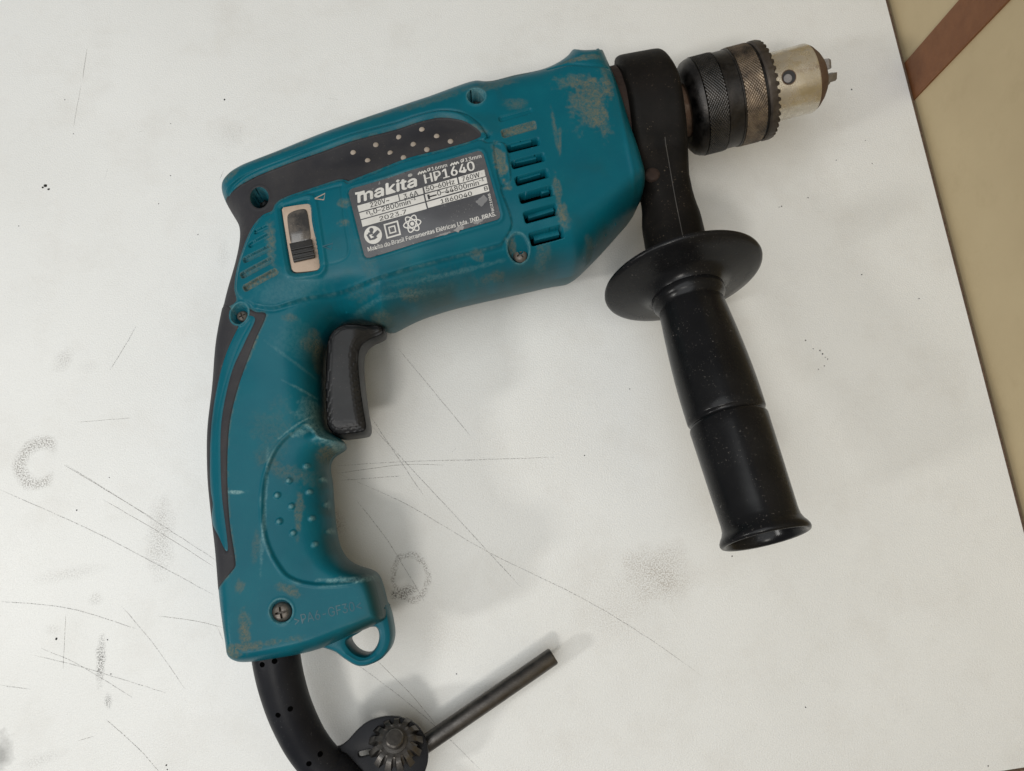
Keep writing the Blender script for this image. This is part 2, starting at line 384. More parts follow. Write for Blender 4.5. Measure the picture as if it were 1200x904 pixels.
# scratches: shallow dark lines in the laminate, each a thin raised-edge strip
m, nt, b = new_mat("scratch_line")
c = mix(nt, noise(nt, 400, 3), (0.035, 0.03, 0.028), (0.12, 0.11, 0.10))
nt.links.new(c, b.inputs["Base Color"]); b.inputs["Roughness"].default_value = 0.8
nt.links.new(ramp(nt, noise(nt, 1400, 3, 0.7), 0.40, 0.80), b.inputs["Alpha"]); M['scratch'] = m
m, nt, b = new_mat("faint_scratch_line")
nt.links.new(mix(nt, noise(nt, 400, 3), (0.16, 0.145, 0.13), (0.30, 0.28, 0.26)), b.inputs["Base Color"]); b.inputs["Roughness"].default_value = 0.8
nt.links.new(math_n(nt, 'MULTIPLY', ramp(nt, noise(nt, 1400, 3, 0.7), 0.34, 0.60), 0.7), b.inputs["Alpha"]); M['faint'] = m
SCR = [  # picture points, width px, faint?
 ([(0, 574), (120, 628), (250, 697)], 1.1, 0), ([(78, 545), (150, 590), (258, 660)], 0.9, 0), ([(75, 545), (130, 578), (180, 608)], 0.9, 1), ([(120, 585), (200, 632), (250, 664)], 0.8, 1),
 ([(0, 705), (80, 713), (160, 737)], 1.1, 0), ([(142, 710), (180, 755), (217, 808)], 0.9, 0), ([(40, 768), (100, 783), (194, 812)], 0.9, 0),
 ([(48, 760), (90, 778), (156, 818)], 0.9, 0), ([(77, 720), (74, 784)], 0.7, 1), ([(124, 843), (160, 875), (188, 906)], 1.1, 0), ([(0, 803), (36, 808)], 1.0, 0),
 ([(185, 722), (230, 728), (262, 736)], 0.8, 1), ([(160, 382), (145, 408), (129, 434)], 1.1, 0), ([(466, 408), (505, 455), (552, 512)], 1.1, 0),
 ([(434, 488), (470, 542), (496, 580)], 1.1, 0), ([(436, 500), (520, 590), (610, 688)], 1.1, 0), ([(398, 556), (480, 593), (570, 646), (680, 700), (760, 748), (826, 795)], 0.9, 0),
 ([(395, 546), (480, 541), (560, 539), (650, 536)], 0.9, 0), ([(400, 563), (470, 558)], 1.0, 0), ([(395, 555), (470, 545), (520, 545)], 0.7, 1),
 ([(418, 587), (455, 635), (498, 706)], 1.1, 0), ([(385, 762), (420, 780), (500, 842), (565, 904)], 0.9, 0), ([(442, 775), (480, 812), (510, 848)], 0.7, 1),
 ([(279, 162), (286, 168)], 1.2, 0), ([(282, 149), (281, 158)], 1.2, 0), ([(384, 115), (396, 117)], 1.0, 1), ([(102, 58), (97, 92)], 1.0, 1), ([(95, 100), (86, 150)], 0.6, 1),
 ([(262, 200), (257, 212)], 0.8, 1), ([(92, 868), (110, 863)], 0.9, 1), ([(163, 155), (168, 153)], 1.4, 1), ([(126, 198), (123, 210)], 0.8, 1), ([(90, 495), (155, 490)], 0.6, 1),
 ([(535, 525), (530, 530)], 1.4, 0), ([(300, 790), (318, 812)], 0.7, 1), ([(255, 735), (262, 752)], 0.7, 1)]
for pts, wpx, fnt in SCR:
    P = smooth_poly(U(pts, 0), 4.0, closed=False)
    t = np.gradient(P, axis=0); t /= np.linalg.norm(t, axis=1)[:, None]; nn = np.stack([-t[:, 1], t[:, 0]], 1)
    P = P+nn*rng.normal(0, 0.06, len(P))[:, None]
    k = np.linspace(0, 1, len(P)); hw = wpx*0.15*np.clip(np.minimum(k, 1-k)*8, 0.25, 1)
    V = [(*(P[i]+nn[i]*hw[i]), 0.03) for i in range(len(P))]+[(*(P[i]-nn[i]*hw[i]), 0.03) for i in range(len(P))]
    L = len(P); Fc = [(i, i+1, L+i+1, L+i) for i in range(L-1)]
    me = mesh_list("scratch", V, Fc, False)
    link("scratch", me, M['faint' if fnt else 'scratch'], table)
# dark specks lying on the laminate
SPK = [(53, 218, 2.6), (57, 222, 1.6), (50, 220, 1.5), (263, 117, 1.3), (66, 749, 1.5), (76, 117, .8), (86, 157, .8), (200, 145, .7), (22, 265, .8), (1010, 322, 1.0), (944, 399, .9), (953, 409, .8),
       (961, 411, 1.1), (964, 415, 1.1), (967, 419, .8), (970, 421, .9), (966, 429, .8), (959, 433, .7), (998, 105, 1.2), (980, 188, .8), (916, 242, 1.0), (913, 243, .8), (947, 232, .9), (1014, 165, .7), (1022, 192, .7),
       (1158, 898, .9), (944, 829, .9), (685, 534, .9), (738, 456, .8), (186, 239, .9), (200, 206, .8), (232, 275, .8), (535, 790, .8), (1077, 350, .9), (858, 652, .9), (128, 560, .7), (90, 598, 1.0), (195, 897, 1.0), (196, 902, .9), (126, 750, .8), (130, 790, .9)]
for x, y, r in SPK:
    w = unproj(x, y, 0); n = 7; a0 = rng.random()*6
    V = [(w[0], w[1], 0.35*r)]+[(w[0]+r*0.42*(0.6+0.6*rng.random())*math.cos(a0+i*6.283/n), w[1]+r*0.42*(0.6+0.6*rng.random())*math.sin(a0+i*6.283/n), 0.01) for i in range(n)]
    link("dirt_speck", mesh_list("dirt_speck", V, [(0, 1+i, 1+(i+1) % n) for i in range(n)], False), M['soot_shade'], table)

# ------------------------------------------------------------------ height-field shell with clean region edges
class Grid:
    def __init__(s, outline, cell, margin=2.0):
        s.cell = cell; lo = outline.min(0)-margin; hi = outline.max(0)+margin; s.lo = lo
        s.nx = int((hi[0]-lo[0])/cell)+1; s.ny = int((hi[1]-lo[1])/cell)+1
        s.X, s.Y = np.meshgrid(lo[0]+np.arange(s.nx)*cell, lo[1]+np.arange(s.ny)*cell)
        s.moved = np.zeros(s.X.shape, bool); s.bad = np.zeros((s.ny-1, s.nx-1), bool)
    def dist(s, poly, maxd, closed=True, want_near=False):
        """signed distance (negative inside) to a polygon, or plain distance to a polyline, clamped at maxd"""
        X, Y = s.X, s.Y; best = np.full(X.shape, maxd); par = np.zeros(X.shape, bool) if closed else None
        NXa = X.copy() if want_near else None; NYa = Y.copy() if want_near else None
        P = np.asarray(poly, float); n = len(P)
        for i in range(n if closed else n-1):
            a, b_ = P[i], P[(i+1) % n]
            x0, x1 = sorted((a[0], b_[0])); y0, y1 = sorted((a[1], b_[1]))
            ix0 = max(0, int((x0-maxd-s.lo[0])/s.cell)-1); ix1 = min(s.nx, int((x1+maxd-s.lo[0])/s.cell)+3)
            iy0 = max(0, int((y0-maxd-s.lo[1])/s.cell)-1); iy1 = min(s.ny, int((y1+maxd-s.lo[1])/s.cell)+3)
            if ix1 > ix0 and iy1 > iy0:
                xs = X[iy0:iy1, ix0:ix1]; ys = Y[iy0:iy1, ix0:ix1]; d = b_-a; L = d.dot(d)+1e-12
                t = np.clip(((xs-a[0])*d[0]+(ys-a[1])*d[1])/L, 0, 1)
                qx = a[0]+t*d[0]; qy = a[1]+t*d[1]; dd = np.hypot(xs-qx, ys-qy)
                m_ = dd < best[iy0:iy1, ix0:ix1]
                best[iy0:iy1, ix0:ix1][m_] = dd[m_]
                if want_near: NXa[iy0:iy1, ix0:ix1][m_] = qx[m_]; NYa[iy0:iy1, ix0:ix1][m_] = qy[m_]
            if closed:
                jy0 = max(0, int((y0-s.lo[1])/s.cell)-2); jy1 = min(s.ny, int((y1-s.lo[1])/s.cell)+3)
                jx1 = min(s.nx, int((x1-s.lo[0])/s.cell)+3)
                if jy1 > jy0 and jx1 > 0 and a[1] != b_[1]:
                    ys = Y[jy0:jy1, :jx1]; xs = X[jy0:jy1, :jx1]
                    c_ = ((a[1] > ys) != (b_[1] > ys)) & (xs < (b_[0]-a[0])*(ys-a[1])/(b_[1]-a[1])+a[0])
                    par[jy0:jy1, :jx1] ^= c_
        out = np.where(par, -best, best) if closed else best
        return (out, NXa, NYa) if want_near else out
    def snap(s, poly, polyclosed=True):
        sd, nx_, ny_ = s.dist(poly, s.cell*2, True, True)
        k = (np.abs(sd) < 0.5*s.cell) & ~s.moved
        s.X = np.where(k, nx_, s.X); s.Y = np.where(k, ny_, s.Y); s.moved |= k
        sg = np.where(np.abs(sd) < 0.5*s.cell, 0, np.sign(sd))
        s.bad |= (sg[:-1, :-1]*sg[1:, 1:]) < 0
    def tris(s):
        i = np.arange(s.nx*s.ny).reshape(s.ny, s.nx)
        a, b_, c_, d = i[:-1, :-1], i[:-1, 1:], i[1:, 1:], i[1:, :-1]
        g = ~s.bad
        t1 = np.where(g[..., None], np.stack([a, b_, c_], -1), np.stack([a, b_, d], -1))
        t2 = np.where(g[..., None], np.stack([a, c_, d], -1), np.stack([b_, c_, d], -1))
        return np.concatenate([t1.reshape(-1, 3), t2.reshape(-1, 3)])
def sstep(x, a, b_):
    t = np.clip((x-a)/(b_-a), 0, 1); return t*t*(3-2*t)
def bilin(G, Z, x, y):
    fx = (x-G.lo[0])/G.cell; fy = (y-G.lo[1])/G.cell
    fx = np.clip(fx, 0, G.nx-1.001); fy = np.clip(fy, 0, G.ny-1.001)
    i = int(fx); j = int(fy); fx -= i; fy -= j
    return (Z[j, i]*(1-fx)+Z[j, i+1]*fx)*(1-fy)+(Z[j+1, i]*(1-fx)+Z[j+1, i+1]*fx)*fy
def blur(Z, it=1):
    for _ in range(it):
        Zp = np.pad(Z, 1, mode='edge'); Z = (Zp[:-2, 1:-1]+Zp[2:, 1:-1]+Zp[1:-1, :-2]+Zp[1:-1, 2:]+2*Zp[1:-1, 1:-1])/6
    return Z
def extract(name, V, T, mask, mat, parent, attrs=None, sharp=None, off=(0, 0, 0)):
    t = T[mask]; u, inv = np.unique(t, return_inverse=True)
    me = mesh_np(name, V[u], inv.reshape(-1, 3), True, sharp, off)
    if attrs:
        for k, arr in attrs.items():
            at = me.attributes.new(k, 'FLOAT', 'POINT'); at.data.foreach_set("value", arr[u].astype(np.float32))
    return link(name, me, mat, parent)

# ------------------------------------------------------------------ the drill
Z0 = 37.0
org = unproj(420, 270, 0); org[2] = 0; OFF = org
drill = empty("power_drill", "teal and black corded impact drill with side handle lying on its side", "drill", org)
_ln = lambda *a, **k: link(*a, **k)

body_px = [(263, 236), (262, 226), (265, 213), (272, 203), (285, 193), (305, 184.5), (330, 175), (380, 155), (440, 134), (500, 114), (518, 107.5), (541, 99), (552, 95.5), (560, 94), (567, 96.5), (590, 91), (620, 85), (644, 78.5), (649, 70),
    (657, 66.5), (680, 62.5), (700, 59.6), (709, 65), (716, 80.7), (733, 128.5), (749, 188.7), (752.4, 217), (749, 242), (717, 284), (681.6, 321.4), (671, 330), (645, 337), (618, 343.4), (540, 361), (500, 373), (479.5, 382), (466, 389), (453, 392),
    (443, 387), (430, 384.5), (410, 386), (397, 396), (388, 410), (383, 430), (383, 472), (385, 504), (400, 514), (408, 522), (404, 530), (391, 536), (387.5, 545), (390.7, 568.5), (393, 604), (398.5, 639), (408, 655.5), (422, 663), (437, 667), (444.6, 672.7),
    (451, 690), (456, 714), (457, 724), (446, 729.5), (432, 736), (415, 743), (379, 759), (349.5, 767), (296, 776), (287, 778), (276.5, 776), (268.5, 770), (264.5, 756), (259, 719), (256.5, 697), (252.6, 648), (246.5, 594.5), (243.4, 560), (243, 507), (248.7, 455), (253, 403),
    (261.6, 357), (266, 340), (274, 312), (280, 284), (279.6, 268.6), (271, 250)]
outline_seen = smooth_poly(U(body_px, Z0), 1.6)
# half thickness T and edge-rounding radius R at control points (picture position, T, R)
CTRL = [(270, 225, 20, 10), (300, 215, 25, 13), (300, 260, 25, 12), (285, 310, 24, 11), (350, 180, 27, 14), (350, 270, 31, 20), (340, 330, 30, 16), (420, 150, 30, 17), (430, 260, 34, 22), (430, 330, 33, 22), (520, 120, 33, 20), (520, 240, 36, 26),
        (520, 330, 35, 26), (600, 100, 35, 22), (600, 210, 37, 28), (610, 330, 35, 26), (670, 80, 35, 20), (680, 180, 36.5, 22), (670, 310, 34, 20), (715, 90, 33, 9), (730, 170, 34, 8), (735, 225, 33, 8), (710, 275, 33, 14), (470, 370, 30, 20),
        (260, 380, 20, 10), (330, 385, 26, 18), (400, 365, 30, 20), (430, 378, 26, 12), (255, 440, 19, 12), (330, 440, 22, 17), (375, 440, 22, 9), (375, 400, 24, 10), (250, 520, 18, 12), (310, 520, 20.5, 16), (370, 500, 20, 9), (250, 600, 18, 11), (300, 600, 19.5, 15), (380, 570, 17.5, 12), (385, 630, 17.5, 12),
        (262, 680, 18, 9), (310, 680, 20, 12), (400, 680, 19.5, 8), (440, 690, 18, 4), (450, 715, 17.5, 4), (290, 750, 19.5, 6), (360, 745, 19.5, 7), (420, 725, 19, 6), (275, 770, 19, 6)]
CP = U([(a, b_) for a, b_, *_ in CTRL], 55.0); CT = np.array([x[2] for x in CTRL], float); CR = np.array([x[3] for x in CTRL], float)
def fields(G): return fields_at(G.X, G.Y)
def fields_at(X, Y):
    sw = np.zeros(X.shape); st = sw.copy(); sr = sw.copy()
    for (x, y), t, r in zip(CP, CT, CR):
        d2 = (X-x)**2+(Y-y)**2; w = np.exp(-d2/(2*11.0**2))+1e-5*np.exp(-d2/(2*40.0**2))+1e-9
        sw += w; st += w*t; sr += w*r
    return st/sw, sr/sw
def seam_outline(P, z0, Tp, Rp, p=2.3):
    """the joint line of a rounded shell whose visible contour is P: the contour of a thick body lies outside its joint"""
    A = 0.5*np.sum(P[:, 0]*np.roll(P[:, 1], -1)-np.roll(P[:, 0], -1)*P[:, 1])
    e = np.roll(P, -4, 0)-np.roll(P, 4, 0); e /= np.linalg.norm(e, axis=1)[:, None]+1e-9
    nrm = np.stack([e[:, 1], -e[:, 0]], 1)*(1 if A > 0 else -1)
    tan = np.abs((nrm*P).sum(1))/(D-z0)
    k = np.linspace(0, 1, 60)[None]
    ext = (-k*Rp[:, None]+Tp[:, None]*(1-(1-k)**p)**(1/p)*tan[:, None]).max(1)
    for _ in range(5): ext = (np.roll(ext, 1)+ext+np.roll(ext, -1))/3
    Q = P-nrm*ext[:, None]
    for _ in range(3): Q = 0.25*np.roll(Q, 1, 0)+0.5*Q+0.25*np.roll(Q, -1, 0)
    return Q
outline = seam_outline(outline_seen, Z0, *fields_at(outline_seen[:, 0], outline_seen[:, 1]))
def inward(P):
    A = 0.5*np.sum(P[:, 0]*np.roll(P[:, 1], -1)-np.roll(P[:, 0], -1)*P[:, 1])
    e = np.roll(P, -1, 0)-np.roll(P, 1, 0); e /= np.linalg.norm(e, axis=1)[:, None]+1e-9
    return np.stack([-e[:, 1], e[:, 0]], 1)*(1 if A > 0 else -1)
DEL = 0.8                                  # width of the steep wall strip built ring by ring along the outline
RINGS = [0.0, 0.012, 0.04, 0.09, 0.17, 0.30, 0.48, DEL]
inner = outline+inward(outline)*DEL
def wall_strip(P, Tp, Rp, p, z0, sign, top=None):
    nrm = inward(P); V_ = []; n = len(P)
    for i, d_ in enumerate(RINGS):
        z = z0+sign*Tp*np.clip(1-(1-d_/Rp)**p, 0, 1)**(1/p)
        if top is not None: z = z+top*(d_/DEL)
        V_.append(np.column_stack([P+nrm*d_, z]))
    V_ = np.concatenate(V_); T_ = []
    k = np.arange(n); k2 = (k+1) % n
    for i in range(len(RINGS)-1):
        a, b_, c_, d_ = i*n+k, i*n+k2, (i+1)*n+k2, (i+1)*n+k
        T_.append(np.column_stack([a, b_, c_])); T_.append(np.column_stack([a, c_, d_]))
    T_ = np.concatenate(T_)
    A = 0.5*np.sum(P[:, 0]*np.roll(P[:, 1], -1)-np.roll(P[:, 0], -1)*P[:, 1])
    if (A < 0) != (sign < 0): T_ = T_[:, ::-1]
    return V_, T_
G = Grid(outline, 0.38)
def base_height(G):
    sd = G.dist(outline, 40.0); d = np.clip(-sd, 0, None); T, R = fields(G)
    q = 1-np.clip(d/R, 0, 1); p = 2.3
    pr = np.clip(1-q**p, 0, 1)**(1/p)
    prb = blur(pr, 14); w = sstep(d, 3.0, 9.0); pr = pr*(1-w)+prb*w
    return sd, Z0+T*pr
sd0, H0 = base_height(G)
def on(px, py):
    """point of the base surface seen at a picture position"""
    z = 60.0
    for _ in range(40):
        P = unproj(px, py, z); z = 0.5*z+0.5*bilin(G, H0, P[0], P[1])
    P = unproj(px, py, z); return np.array([P[0], P[1], z])
def ON(pts): return np.array([on(x, y)[:2] for x, y in pts])
def slot_poly(a, b_, hw, n=6):
    """rounded-end slot between two picture points, half width in px"""
    a = np.asarray(a, float); b_ = np.asarray(b_, float); t = (b_-a)/np.linalg.norm(b_-a); nrm = np.array([-t[1], t[0]])
    r = min(hw, 2.6); out = []
    for c0, s1, s2 in ((b_, 1, -1), (b_, 1, 1), (a, -1, 1), (a, -1, -1)):
        cc = c0-t*s1*r+nrm*s2*(hw-r)
        a0 = math.atan2(0, 1)
        seq = np.linspace(0, 1, n)
        for q in (seq if (s1*s2 > 0) else seq[::-1]):
            an = q*math.pi/2
            out.append(cc+t*s1*r*math.cos(an)+nrm*s2*r*math.sin(an))
    return out
def disc(px, py, rx, ry=None, ang=0, n=28):
    ry = ry or rx; c_, s_ = math.cos(math.radians(ang)), math.sin(math.radians(ang))
    return [(px+rx*math.cos(a)*c_-ry*math.sin(a)*s_, py+rx*math.cos(a)*s_+ry*math.sin(a)*c_) for a in np.linspace(0, 2*math.pi, n, endpoint=False)]

RG = {}
RG['inlay'] = smooth_poly(ON([(563, 160), (553, 147), (541, 141), (518, 138), (495, 142), (437, 159), (380, 177), (333, 193.5), (302, 206), (285, 215), (272, 225), (265, 234), (250, 240), (250, 260), (262, 290), (260, 320), (250, 350), (262, 362),
      (271, 358), (277, 352), (274.5, 337), (280, 306), (292.6, 272), (306.6, 253), (319, 247), (322, 240), (330, 233), (364, 221), (397, 210.5), (404, 211), (408, 212.5), (466, 189.5), (524, 173.5)]), 1.2)
RG['back'] = smooth_poly(ON([(291.5, 362.5), (300, 366), (312, 369), (297.6, 403), (281.8, 446), (270.5, 489.6), (266.8, 527), (266.8, 570), (269.5, 613), (275.7, 655), (275, 666), (256, 698), (235, 690), (225, 560), (228, 480), (240, 400), (250, 358), (268, 359), (275, 366)]), 1.2)
RG['strip'] = smooth_poly(ON([(287, 372), (299, 374), (287.5, 400), (273, 432), (263.5, 469.5), (259, 501), (258.3, 541), (260.5, 584.5), (267, 645), (256, 628), (248.5, 610), (249.5, 592), (247, 575), (246, 541), (247.5, 501), (252.5, 463.7), (261.6, 425), (274.6, 393)]), 1.2)
RG['plate'] = np.concatenate([ON([p]) for p in
      [(413, 222.6), (560, 178.6), (564, 179.5), (566.5, 183), (586.2, 253), (585.6, 256.5), (583, 259), (434, 303.5), (430, 303.5), (427.5, 301), (409, 228.5), (410, 225)]])
RG['switch'] = smooth_poly(ON([(330.4, 246), (332, 243.5), (360, 236.5), (364, 239), (375, 311), (372.5, 317), (347, 320.5), (341.5, 317)]), 1.0)
VENT = [((584.3, 140.4), (623.8, 129.5), 3.4), ((588, 157.5), (628, 146.5), 4.8), ((594, 175.2), (632.5, 165.5), 5.0), ((599.4, 194), (638.6, 183.8), 5.2), ((603.8, 213.5), (642.8, 202.5), 5.6),
        ((608.7, 233.7), (648.4, 223.2), 6.4), ((614, 256), (653.7, 245), 7.2), ((620.9, 281.6), (660.3, 271), 8.2)]
RVENT = [((298.4, 274.5), (315.7, 266), 2.4), ((291.8, 290), (317, 276), 3.1), ((285.8, 307), (319, 290.5), 3.5), ((283, 325), (321, 304.5), 3.8), ((286.5, 340), (325.6, 318.5), 4.0)]
for i, v in enumerate(VENT): RG['vent%d' % i] = ON(slot_poly(*v))
for i, v in enumerate(RVENT): RG['rvent%d' % i] = ON(slot_poly(*v))
HOLES = {'h_top': disc(558, 113, 10.5, 9), 'h_rear': disc(303.5, 231, 11, 12.5), 'h_front': disc(607.5, 291, 12.5, 17.5, -8), 'h_boss': disc(281, 368, 9.5, 12.5, 20), 'h_base': disc(329.5, 716.5, 13.3, 13.8)}
for k, v in HOLES.items(): RG[k] = ON(v)
RG['panel'] = smooth_poly(ON([(404, 213), (408, 216), (466, 193), (524, 177), (563, 164.5), (570, 168), (592, 170), (598, 212), (587, 221), (600, 262), (590, 284), (586, 288), (489, 313), (426, 333.5), (364, 349.5), (322, 361), (300, 358.5), (284, 351), (277, 340), (282, 306), (294.6, 273.5), (308, 255.5), (320.5, 249.5), (324, 241.5), (332, 235), (365, 223), (397, 213)]), 1.2)
RG['patch'] = smooth_poly(ON([(578, 171), (587, 169.5), (597, 211), (586, 218)]), 1.0)
RG['palm'] = smooth_poly(ON([(415, 527), (404, 524), (384, 520), (371, 513), (364, 503), (355, 500), (344, 506.5), (326.5, 524), (315.5, 546), (309, 573), (309, 613), (316.6, 643.7), (333, 671), (345, 679), (357, 682.6), (378.7, 684.8), (410.5, 682), (427, 675.5), (445, 668), (430, 640), (400, 560)]), 1.2)
G.snap(inner)
for k in ('inlay', 'back', 'strip', 'plate', 'switch'): G.snap(RG[k])
for k in RG:
    if 'vent' in k or k.startswith('h_'): G.snap(RG[k])
sd, H = base_height(G)
DD = {k: G.dist(p, 5.0) for k, p in RG.items()}
def line(pts): return G.dist(smooth_poly(ON(pts), 1.2, closed=False), 4.0, closed=False)
inside = np.clip(-sd, 0, None)
# raised upper panel, with a lip along its lower edge
H += 0.9*sstep(-DD['panel'], -0.25, 0.55)
lp = line([(300, 358.5), (322, 361), (364, 349.5), (426, 333.5), (489, 313), (586, 288)]); H += 0.5*np.exp(-(lp/0.8)**2)
lp = line([(296, 361), (322, 363.5), (364, 352), (426, 336), (489, 315.5), (588, 290.5)]); H -= 0.5*np.exp(-(lp/0.85)**2)
# lip and groove round the rubber inlay
lp = line([(268, 228), (276, 216), (289, 206.5), (305, 198.5), (333, 187.5), (380, 170), (437, 152), (495, 134.5), (518, 130.5), (541, 134), (560, 145), (572, 160)]); H -= 1.1*np.exp(-(lp/0.75)**2)
lip = line([(266, 232), (274, 220), (287, 210), (303, 202), (333, 190.5), (380, 173.5), (437, 155.5), (495, 138.3), (518, 134.3), (541, 137.5), (557, 147.5), (566, 160)]); H += 1.6*sstep(2.1-lip, 0, 0.5)*np.clip(DD['inlay']/2.5, 0, 1)
H -= 0.75*sstep(-DD['inlay'], -0.1, 0.35)
# nameplate seat
H += 0.35*np.exp(-((DD['plate']-1.0)/0.7)**2)*(DD['plate'] > 0)
H -= 0.6*sstep(-DD['patch'], -0.2, 0.4)
# switch frame
fr = DD['switch']; H += 0.7*np.exp(-((fr-2.2)/1.0)**2)*(fr > 0.2); H -= 1.6*(fr < -0.02); H -= 0.8*sstep(-fr, -0.6, 0)
swr = line([(333, 238), (362, 229), (372, 226), (400, 219)]); H -= 0.35*np.exp(-(swr/0.5)**2)
swr = line([(400, 219), (404, 260), (408, 300), (380, 312)]); H -= 0.22*np.exp(-(swr/0.5)**2)
# rear vent field
for i in range(5): H -= (1.3+0.25*i)*sstep(-DD['rvent%d' % i], 0.0, 0.5)
# palm panel and its rim
H -= 0.7*sstep(-DD['palm'], -0.4, 0.7); pl = np.abs(DD['palm']+0.1); H += 0.4*np.exp(-((DD['palm']-0.9)/0.6)**2)
DOTS = [(359.3, 546.4), (338.3, 563.6), (379, 562.3), (324.3, 580.7), (362.4, 576.7), (341, 593.7), (326.8, 611.4), (365.3, 607.7), (343, 625), (368.6, 638), (383.4, 592), (386.7, 622.7)]
dotd = np.full(G.X.shape, 9.0)
for p in DOTS:
    q = on(*p); dotd = np.minimum(dotd, np.hypot(G.X-q[0], G.Y-q[1]))
H += 0.95*np.clip(1-(dotd/1.4)**2, 0, None)**0.6
# brow over the trigger, lip under it
lp = line([(388, 402), (397, 388), (412, 378), (440, 373), (466, 378)]); H += 1.3*np.exp(-(lp/2.2)**2)
lp = line([(372, 512), (390, 518), (405, 523)]); H += 1.6*np.exp(-(lp/1.7)**2)
# joint across the nose and along the top
lp = line([(611, 308), (614, 322), (618, 345)]); H -= 0.35*np.exp(-(lp/0.4)**2)
lp = line([(642, 82), (662, 76.5), (690, 77), (712, 80)]); H -= 0.5*np.exp(-(lp/0.7)**2)
lp = line([(716, 85), (727, 128), (738, 182), (743, 222), (741, 243)]); H += 0.4*np.exp(-(lp/1.2)**2)
# back grip: rubber proud, strip slightly lower with wavy edge groove
H += 0.35*sstep(-DD['back'], 0.0, 0.5); H -= 0.15*sstep(-DD['strip'], 0, 0.4)
H -= 0.35*np.exp(-(DD['strip']/0.4)**2)
lp = line([(293, 380), (280, 404), (267, 440), (257, 480), (253, 520), (252.5, 560), (256, 610)]); H -= 0.2*np.exp(-(lp/0.4)**2)
# rims round the screw wells
for k in HOLES: H += (0.5 if k in ('h_boss',) else 0.22)*np.exp(-((DD[k]-0.6)/0.5)**2)*(DD[k] > 0)
DEEP = {'h_top': 13, 'h_rear': 14, 'h_front': 6.5, 'h_boss': 5.5, 'h_base': 3.6}
for k, dp in DEEP.items():
    if k == 'h_front':
        # well slopes down towards the screw
        c0 = on(607, 276); t = np.clip((c0[1]-G.Y)/9.0, 0, 1); H = np.where(DD[k] < -0.02, H-1.0-dp*t, H)
    else: H = np.where(DD[k] < -0.02, H-dp, H)
for i in range(8): H = np.where(DD['vent%d' % i] < -0.02, H-(0.9, 2.2, 6, 6.5, 7, 7, 7, 7)[i], H)
# hand-worn unevenness
H += (vnoise(G.X, G.Y, 18, 3, 3)-0.5)*0.35*sstep(inside, 1, 6)

# darker tint towards the outline, dust and scuffs
nz = vnoise(G.X, G.Y, 9, 11, 5); nz2 = vnoise(G.X, G.Y, 3.2, 12, 4); nz3 = vnoise(G.X, G.Y, 22, 13, 4); nz4 = vnoise(G.X, G.Y, 1.3, 14, 2)
dirt = np.zeros(G.X.shape); wear = dirt.copy()
def blob(px, py, rx, ry, ang, amt, arr, th=0.45):
    q = on(px, py); c_, s_ = math.cos(math.radians(-ang)), math.sin(math.radians(-ang)); x = G.X-q[0]; y = G.Y-q[1]
    u_ = (x*c_+y*s_)/(rx*0.36); v_ = (-x*s_+y*c_)/(ry*0.36)
    f = np.exp(-(u_*u_+v_*v_)*0.7)
    arr += amt*f**0.6*sstep(0.42*f+0.8*(0.45*nz+0.3*nz2+0.25*nz4), th+0.10, th+0.24)
for a in [(690, 120, 24, 38, -15, .85), (705, 140, 10, 28, -12, .7), (712, 100, 5, 26, -12, .8), (672, 95, 24, 12, -10, .7), (650, 150, 2.5, 30, -8, .6), (656, 165, 2, 18, 0, .7), (654, 228, 5, 30, -10, .8), (660, 250, 6, 18, -5, .7), (587, 195, 7, 26, -12, 1.5), (680, 68, 26, 5, -9, .9),
          (403, 240, 8, 5, 0, .75), (403, 263, 9, 6, 0, .8), (318, 285, 6, 22, -10, .8), (371, 392, 7, 9, 0, .8), (363, 404, 8, 7, 0, .6), (374, 420, 3, 24, 0, .6), (322, 508, 30, 34, 10, .22), (338, 553, 28, 10, 20, .4), (350, 600, 5, 30, 0, .8),
          (287, 742, 6, 22, -10, 1.0), (300, 757, 40, 5, -10, .85), (272, 765, 12, 9, 0, .9), (281, 688, 7, 9, 0, .7), (340, 692, 16, 5, 25, .8), (395, 533, 12, 9, -30, 1.2), (578, 100, 30, 8, -12, .5), (550, 150, 20, 5, 20, .6), (600, 288, 6, 10, 0, .9),
          (500, 330, 60, 14, -15, .15), (420, 345, 20, 8, 0, .25), (560, 300, 10, 6, 0, .6), (605, 122, 10, 7, 0, .5), (505, 118, 40, 6, -18, .5), (270, 205, 14, 6, -40, .6), (430, 300, 10, 30, -15, .2), (480, 345, 14, 5, -15, .5), (575, 325, 20, 4, -15, .5), (635, 300, 9, 14, 0, .45), (690, 300, 14, 7, 40, .5), (340, 372, 10, 4, 0, .5), (445, 376, 14, 4, 0, .6), (300, 640, 4, 20, 0, .4), (290, 420, 3, 30, 25, .5), (600, 90, 40, 5, -13, .6), (430, 140, 50, 4, -18, .5), (330, 178, 40, 4, -18, .45)]:
    blob(*a, dirt)
for a in [(375, 488, 18, 16, 0, .45), (392, 520, 18, 6, 25, .7), (352, 505, 14, 5, -30, .5), (350, 396, 22, 18, 0, .12), (345, 425, 30, 1.5, 35, .2), (362, 462, 26, 1.2, 25, .4), (340, 340, 40, 18, -15, .12), (540, 318, 60, 2, -15, .25), (400, 680, 22, 2.5, 0, .8), (275, 577, 8, 1.5, 0, 1.4), (445, 350, 60, 2, -15, .2), (310, 600, 2, 60, 0, .4), (345, 500, 20, 1.5, -40, .6), (470, 205, 30, 1.2, -16, .3)]:
    blob(*a, wear, 0.40)
wear += 0.75*np.clip(1-(dotd/1.25)**2, 0, None)
rim = np.exp(-(np.abs(DD['palm']-0.9)/0.5)**2)*sstep(nz, .4, .62); wear += 0.4*rim
